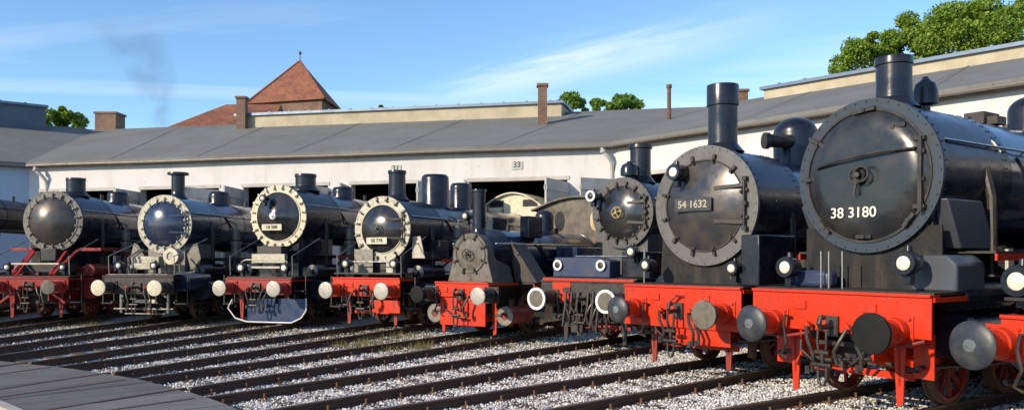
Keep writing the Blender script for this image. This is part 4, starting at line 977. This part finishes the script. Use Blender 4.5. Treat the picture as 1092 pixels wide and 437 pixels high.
# --- number 6
def extra6(root):
    MB().prism([(-1.05, 1.5), (.45, 1.5), (.45, 1.86), (.05, 1.93), (-1.0, 1.93)], 'y', .82, 1.25).build('sloping_tank_plate', bluegrey, root, .02)
    MB().box(.5, 1.1, 1.2, 1.9, 1.5, 2.05).build('tool_box', satin, root, .02)
    MB().box(-.88, -.4, .585, .598, .95, 1.40).build('red_beam_panel', red, root)
    MB().box(-1.12, 1.2, .55, .598, 1.43, 1.475).build('red_beam_edge', red, root)
    c = MB()
    for v in (-.45, -.3, -.15, .12, .25, .4): c.tube([(v, .5, 1.2), (v + .03, .42, .9), (v - .02, .4, .5 + random.uniform(-.1, .15))], .03, 8)
    c.box(-.25, .05, .4, .5, .35, .7); c.build('hanging_pipes', frameblk, root)
    h = MB().tube([(-.65, 1.15, 1.95), (.75, 1.15, 1.95)], .018, 8); h.build('deck_handrail', steel, root)
loco(6, 'black engine with white rimmed buffers and round dark smokebox door beside the tall chimney engine', sb=(2.05, 2.93, .80), sb_len=1.6, rb=.74, cab_u=9, door_r=.6, bulge=.14, ring_m=graph, door_m=steelblk, dogs=16, hub='wheel', hub_m=brass,
     chim=(2.83, 4.54, .24), chim_flare=1.15, bells=[(2.33, 4.12, .2)], bell_v=0, beam=(1.2, .98, 1.43), beam_m=frameblk, deck_z=1.49, saddle_w=.6, saddle_m=graph, buf_m=(bufmid, bufmid), buf_k=('flat', 'flat'), buf_rim=white,
     lamps=[(-.62, 1.7, 3.32, .12, dict(rim=white, lens=frameblk)), (-.88, .8, 1.76, .11, dict(rim=white, lens=frameblk)), (.25, .8, 1.76, .11, dict(rim=white, lens=frameblk)), (.88, .95, 2.05, .12)], shank_m=frameblk,
     run=(1.8, 1.4), domes=[(5.2, 4.2, .35, 'drum')], guard_m=frameblk, hoses=[(-.3, 1.0), (-.42, .95), (.28, 1.0), (.42, .95), (.55, .9)], extra=[extra6], drv=(.625, [4.4, 5.8, 7.2]), lead=[(2.7, .43)], frame_m=frameblk)

# --- number 5: small tank engine
def extra5(root):
    MB().box(-.66, .66, .64, .68, .30, .96).build('lower_apron', red, root, .008)
    MB().tube([(-.1, .6, .9), (-.05, .45, .7), (.1, .45, .65), (.12, .5, .9)], .03).build('drag_chain', reddark, root)
    for v in (-.55, .55): MB().box(v - .14, v + .14, 2.6, 3.3, 2.42, 2.98).build('sand_box', satin, root, .03)
    for s in (-1, 1): MB().prism([(s * .7, 1.3), (s * 1.35, 1.3), (s * .62, 2.3), (s * .5, 2.3)], 'y', 1.9, 2.5).build('slanted_tank_front', frameblk, root, .02)
loco(5, 'small black tank engine with red apron and thin chimney, shortest in the row', sb=(.99, 2.0, .50), sb_len=.9, rb=.62, cab_u=6.6, egg=.68, door_r=.40, bulge=.06, ring_m=graph5, door_m=graph5, dogs=8, hub='wheel', hub_m=frameblk, hinge=False,
     chim=(1.35, 3.59, .165), chim_flare=1.12, chim_rim=.07, domes=[(4.6, 3.25, .26, 'dome')], beam=(.78, .98, 1.34), deck_z=1.25, saddle_w=.5, lamps=[(-.35, 1.25, 2.95, .10)], run=(1.3, 1.25), cyl=(.98, .9, .55, .23, 1.03), cyl_face=silverdull, cyl_m=reddark, valve=False,
     buf_m=(bufblack, buflight), buf_k=('flat', 'flat'), buf_r=.2, shank_m=frameblk, cab=(1.42, 1.3, 3.75, 1.9), cab_m=cabpaint, cab_rise=.38, win=(.60, 3.02, .17, .30), win_m=(winglass, winwarm), cabroof_m=cabpaint, tender=False, drv=(.55, [2.6, 4.2]), lead=[(5.8, .4)],
     guard_m=red, wheel_m=frameblk, frame_m=frameblk, hoses=[(.32, 1.0)], extra=[extra5], ring_rail=None, steam_pipe=0)

# --- number 4
def plate_number(s):
    def fn(d, y0, zc, rd, bulge):
        p = MB().box(-.36, .30, y0 - bulge - .03, y0 - bulge - .005, zc - .42, zc - .24).build('number_plate', cream, d)
        text('engine_number', s, .14, blackletter, p, (-.03, y0 - bulge - .034, zc - .33), bold=.002)
    return fn
def extra4(root):
    MB().box(-.86, -.25, 1.30, 1.34, 1.505, 2.15).build('saddle_plate', silverdull, root); MB().box(.2, .5, 1.30, 1.34, 1.505, 2.0).build('saddle_plate', silver, root)
    MB().tube([(-.85, 1.0, 1.8), (.85, 1.0, 1.8)], .02).build('deck_handrail', steel, root)
    MB().prism([(.85, 1.9), (1.25, 1.9), (1.1, 2.5), (.85, 2.5)], 'y', 1.6, 1.64).build('side_wing_plate', silver, root)
    MB().box(.1, 1.05, .64, .68, .45, .78).build('lower_beam_plate', red, root)
    MB().box(1.1, 1.4, 2.2, 2.7, 1.9, 2.4).build('tool_box', satin, root, .02)
loco(4, 'black engine with silver painted smokebox ring and two steam domes', sb=(1.43, 2.71, .91), sb_len=1.9, rb=.84, cab_u=10.3, door_r=.67, wheel_m=frameblk, frame_m=frameblk, bulge=.2, dog_r=1.2, ring_m=silver, door_m=steelblk, rim_m=silver, dogs=16, dog_m=silverdull, hub='wheel', hub_m=bufdark, door_parts=[plate_number('50 778')],
     chim=(2.17, 4.40, .24), chim_flare=1.1, domes=[(4.36, 4.5, .43, 'drum'), (6.04, 4.37, .34, 'drum')], beam=(1.08, .88, 1.38), deck_z=1.5, saddle_m=frameblk, run=(1.9, 1.4), buf_m=(buflight, buflight), buf_k=('flat', 'flat'), buf_r=.22,
     lamps=[(-.8, .8, 1.75, .12), (.75, .8, 1.75, .12)], cab=(1.4, 1.6, 4.35, 1.9), cab_m=cream, cab_rise=.75, win=(.7, 3.95, .3, .13), win_oval=False, cabroof_m=cream, extra=[extra4], guard_m=redshine, coup_m=frameblk)

# --- number 3
def extra3(root):
    pts = [(-1.2, .62), (-1.2, .55), (-.9, .18), (-.5, .05), (1.0, .05), (1.35, .2), (1.5, .42), (1.5, .72), (-.35, .72), (-.55, .62)]
    ap = MB().prism([(-.45, .08), (1.0, .08), (1.3, .22), (1.45, .42), (1.45, .74), (-.45, .74)], 'y', .74, .78).build('blue_apron', bluep, root)
    MB().tube([(-.95, .73, .7), (-1.1, .73, .45), (-.85, .73, .16), (-.45, .73, .06), (1.0, .73, .06), (1.32, .73, .2), (1.48, .73, .42), (1.48, .73, .76)], .020, 6).build('white_edge', white, ap)
    MB().box(-.55, .55, 1.1, 1.25, 1.75, 2.02).box(-.75, .75, 1.0, 1.1, 1.6, 1.66).build('deck_fittings', silver, root)
    MB().box(-.4, .4, 1.15, 1.5, 2.0, 2.25).build('smokebox_chute', frameblk, root)
    h = MB(); h.tube([(-.75, .9, 1.4), (-.75, .9, 1.8), (-.6, .9, 1.85), (.6, .9, 1.85), (.75, .9, 1.8), (.75, .9, 1.4)], .02); h.build('deck_handrail', cream, root)
loco(3, 'black engine with cream smokebox ring, pointed door and blue apron below', sb=(1.67, 3.14, .94), sb_len=2.2, rb=.84, cab_u=11, door_r=.73, wheel_m=frameblk, frame_m=frameblk, bulge=.28, pw=1.5, ring_m=cream, door_m=steelblk, rim_m=cream, dogs=20, dog_m=cream, dog_r=1.16, hub='plug', hub_m=white, hinge=False, door_parts=[plate_number('18 508'),],
     chim=(3.18, 4.55, .32), chim_flare=1.06, beam=(1.08, .92, 1.32), beam_m=redshine, deck_z=1.36, run=(2.0, 1.45), run_m=redshine, buf_m=(buflight, buflight), buf_k=('flat', 'flat'), buf_r=.22, shank_m=redshine, domes=[(5.6, 4.35, .36, 'drum')],
     lamps=[(-.72, .8, 1.62, .13, dict(lens=white)), (.72, .8, 1.62, .13, dict(lens=white)), (-.25, 1.2, 3.66, .1, dict(lens=white))], guard_m=redshine, extra=[extra3], cab_m=cabpaint, win_m=(winwarm, winglass))

# --- number 2
def extra2(root):
    for s in (-1, 1):
        MB().prism([(s * .72, 2.0), (s * .85, 1.55), (s * 1.1, 1.6), (s * 1.17, 1.9), (s * 1.06, 2.36), (s * .92, 2.3)], 'y', 1.95, 1.99).build('wing_plate', silverdull, root)
        MB().cyl((s * .75, .9, .28), (s * .75, .9, .85), .05, n=10).build('plough_post', steel, root)
        MB().beam((s * .75, .85, .75), (s * .3, .85, .95), .05, .05).build('plough_brace', steel, root)
    for v in (-.7, -.55, .5, .95): MB().tube([(v, 1.2, 1.45), (v, 1.15, 1.9), (v * .8, 1.5, 2.15)], .03, 8).build('front_pipe', silverdull, root)
    MB().box(-.35, .45, .82, .86, .58, .68).build('plough_plate', cream, root)
    MB().tube([(-.95, .85, .40), (.95, .85, .40)], .028).tube([(-.6, .85, .26), (.7, .85, .26)], .022).build('plough_bar', silverdull, root)
    MB().box(-.62, .2, 1.3, 1.6, 1.62, 1.95).box(-.5, .1, 1.1, 1.3, 1.55, 1.75).build('air_pump', silver, root, .03)
    MB().cyl((.72, 1.1, 1.95), (.72, 1.4, 1.95), .24, n=24).build('air_pump_cylinder', silver, root)
    MB().ring((.72, 1.1, 1.95), (0, -1, 0), .13, .24, 0, .03, 24).build('pump_cover', cream, root)
    MB().tube([(-.95, .57, 1.42), (.95, .57, 1.42)], .014).build('deck_handrail', silverdull, root)
    MB().cyl((1.1, 1.0, 1.2), (1.1, 2.2, 1.2), .3, n=26).build('air_reservoir', gloss, root)
loco(2, 'black engine with silver clamp ring, flared chimney cap and black buffer beam', sb=(1.94, 2.94, .90), sb_len=1.8, rb=.84, cab_u=10.5, door_r=.71, bulge=.2, ring_m=silver, door_m=gloss, rim_m=silver, dogs=18, dog_m=silver, hub='none', hinge=True, hinge_m=gloss,
     chim=(2.66, 4.60, .20), chim_flare=1.6, chim_rim=.09, domes=[(5.2, 4.2, .36, 'drum')], beam=(1.1, .85, 1.38), beam_m=frameblk, deck_z=1.42, saddle_m=silverdull, run=(1.9, 1.4), run_m=frameblk, buf_m=(cream, cream), buf_k=('flat', 'flat'), buf_r=.225, shank_m=frameblk,
     lamps=[(-.78, .8, 1.68, .11, dict(lens=white)), (.35, .8, 1.68, .11, dict(lens=white))], guard_top=None, extra=[extra2], frame_m=frameblk, wheel_m=frameblk, sb_m=gloss)

# --- number 1
def extra1(root):
    for s in (-1, 1):
        MB().box(*sorted((s * .75, s * 1.45)), 1.9, 3.2, 2.12, 2.22).build('side_step_board', redshine, root, .008)
        MB().beam((s * .62, .75, 1.42), (s * .72, 1.9, 2.15), .09, .06).build('deck_strut', redshine, root)
        MB().beam((s * .5, .75, 1.4), (s * .5, 1.6, 2.1), .07, .05).build('deck_strut', redshine, root)
        MB().beam((s * 1.0, .7, .55), (s * .45, .7, .95), .06, .06).build('brake_hanger', redshine, root)
        MB().cyl((s * .75, .95, .25), (s * .75, .95, .9), .04, n=8).build('guard_post', reddark, root)
    MB().tube([(-.7, .8, 1.72), (.75, .8, 1.72)], .028).build('deck_handrail', cream, root)
    MB().box(-.7, .8, 1.2, 1.8, 1.45, 1.7).build('deck_box', frameblk, root)
    MB().box(-.25, .25, 1.5, 1.9, 1.8, 2.2).build('air_pump', frameblk, root, .03)
loco(1, 'black engine with domed grey smokebox door and crimson deck struts at the left', sb=(1.78, 3.05, .95), sb_len=2.1, rb=.86, cab_u=10.5, door_r=.77, bulge=.26, pw=2, ring_m=graph1, door_m=graphdark, rim_m=silverdull, dogs=18, dog_m=silverdull, hub='none', hinge=False,
     chim=(3.05, 4.53, .29), chim_flare=1.04, beam=(1.15, .95, 1.32), beam_m=redshine, deck_z=1.36, saddle_w=.42, run=(2.1, 1.42), run_m=redshine, run_u=3.4, buf_m=(bufmid, bufmid), buf_k=('flat', 'flat'), buf_r=.21, shank_m=redshine, domes=[(5.8, 4.3, .36, 'drum')],
     lamps=[(-.85, .8, 1.62, .11), (.85, .8, 1.62, .1)], guard_m=redshine, extra=[extra1], cyl_m=reddark)

# --- number 0: mostly outside the frame at the left
loco(0, 'dark engine cut off by the left edge of the picture', sb=(1.9, 3.42, .66), sb_len=1.9, rb=.60, cab_u=12.4, saddle_w=.4, run=(1.2, 1.3), steam_pipe=0, drv=(.5, [4.2, 5.7, 7.2, 8.7]), cab_m=frameblk, tender=False, boiler_m=frameblk, band_m=frameblk, rail_m=frameblk, chim=(2.9, 4.6, .22), beam=(1.15, .9, 1.35), lamps=[(-.85, .8, 1.6, .11), (.85, .8, 1.6, .11)], bulge=.18, domes=[])
# --- number 9: cut by the right edge
def extra9(root):
    MB().lathe((-.75, 1.1, 1.5), (0, 0, 1), [(.14, 0), (.10, .2), (.13, .3), (.13, .45), (.05, .55)], 20).build('lubricator', silverdull, root)
loco(9, 'black engine with red beam cut off by the right edge, nearest the camera', sb=(1.5, 2.7, .85), sb_len=1.9, rb=.8, cab_u=9.5, chim=(2.4, 4.2, .25), beam=(.92, .86, 1.34), buf_m=(bufdark, bufblack), buf_k=('dome', 'flat'), buf_r=.25, lamps=[(-.85, .77, 1.69, .16), (.85, .77, 1.69, .16)], extra=[extra9], domes=[])
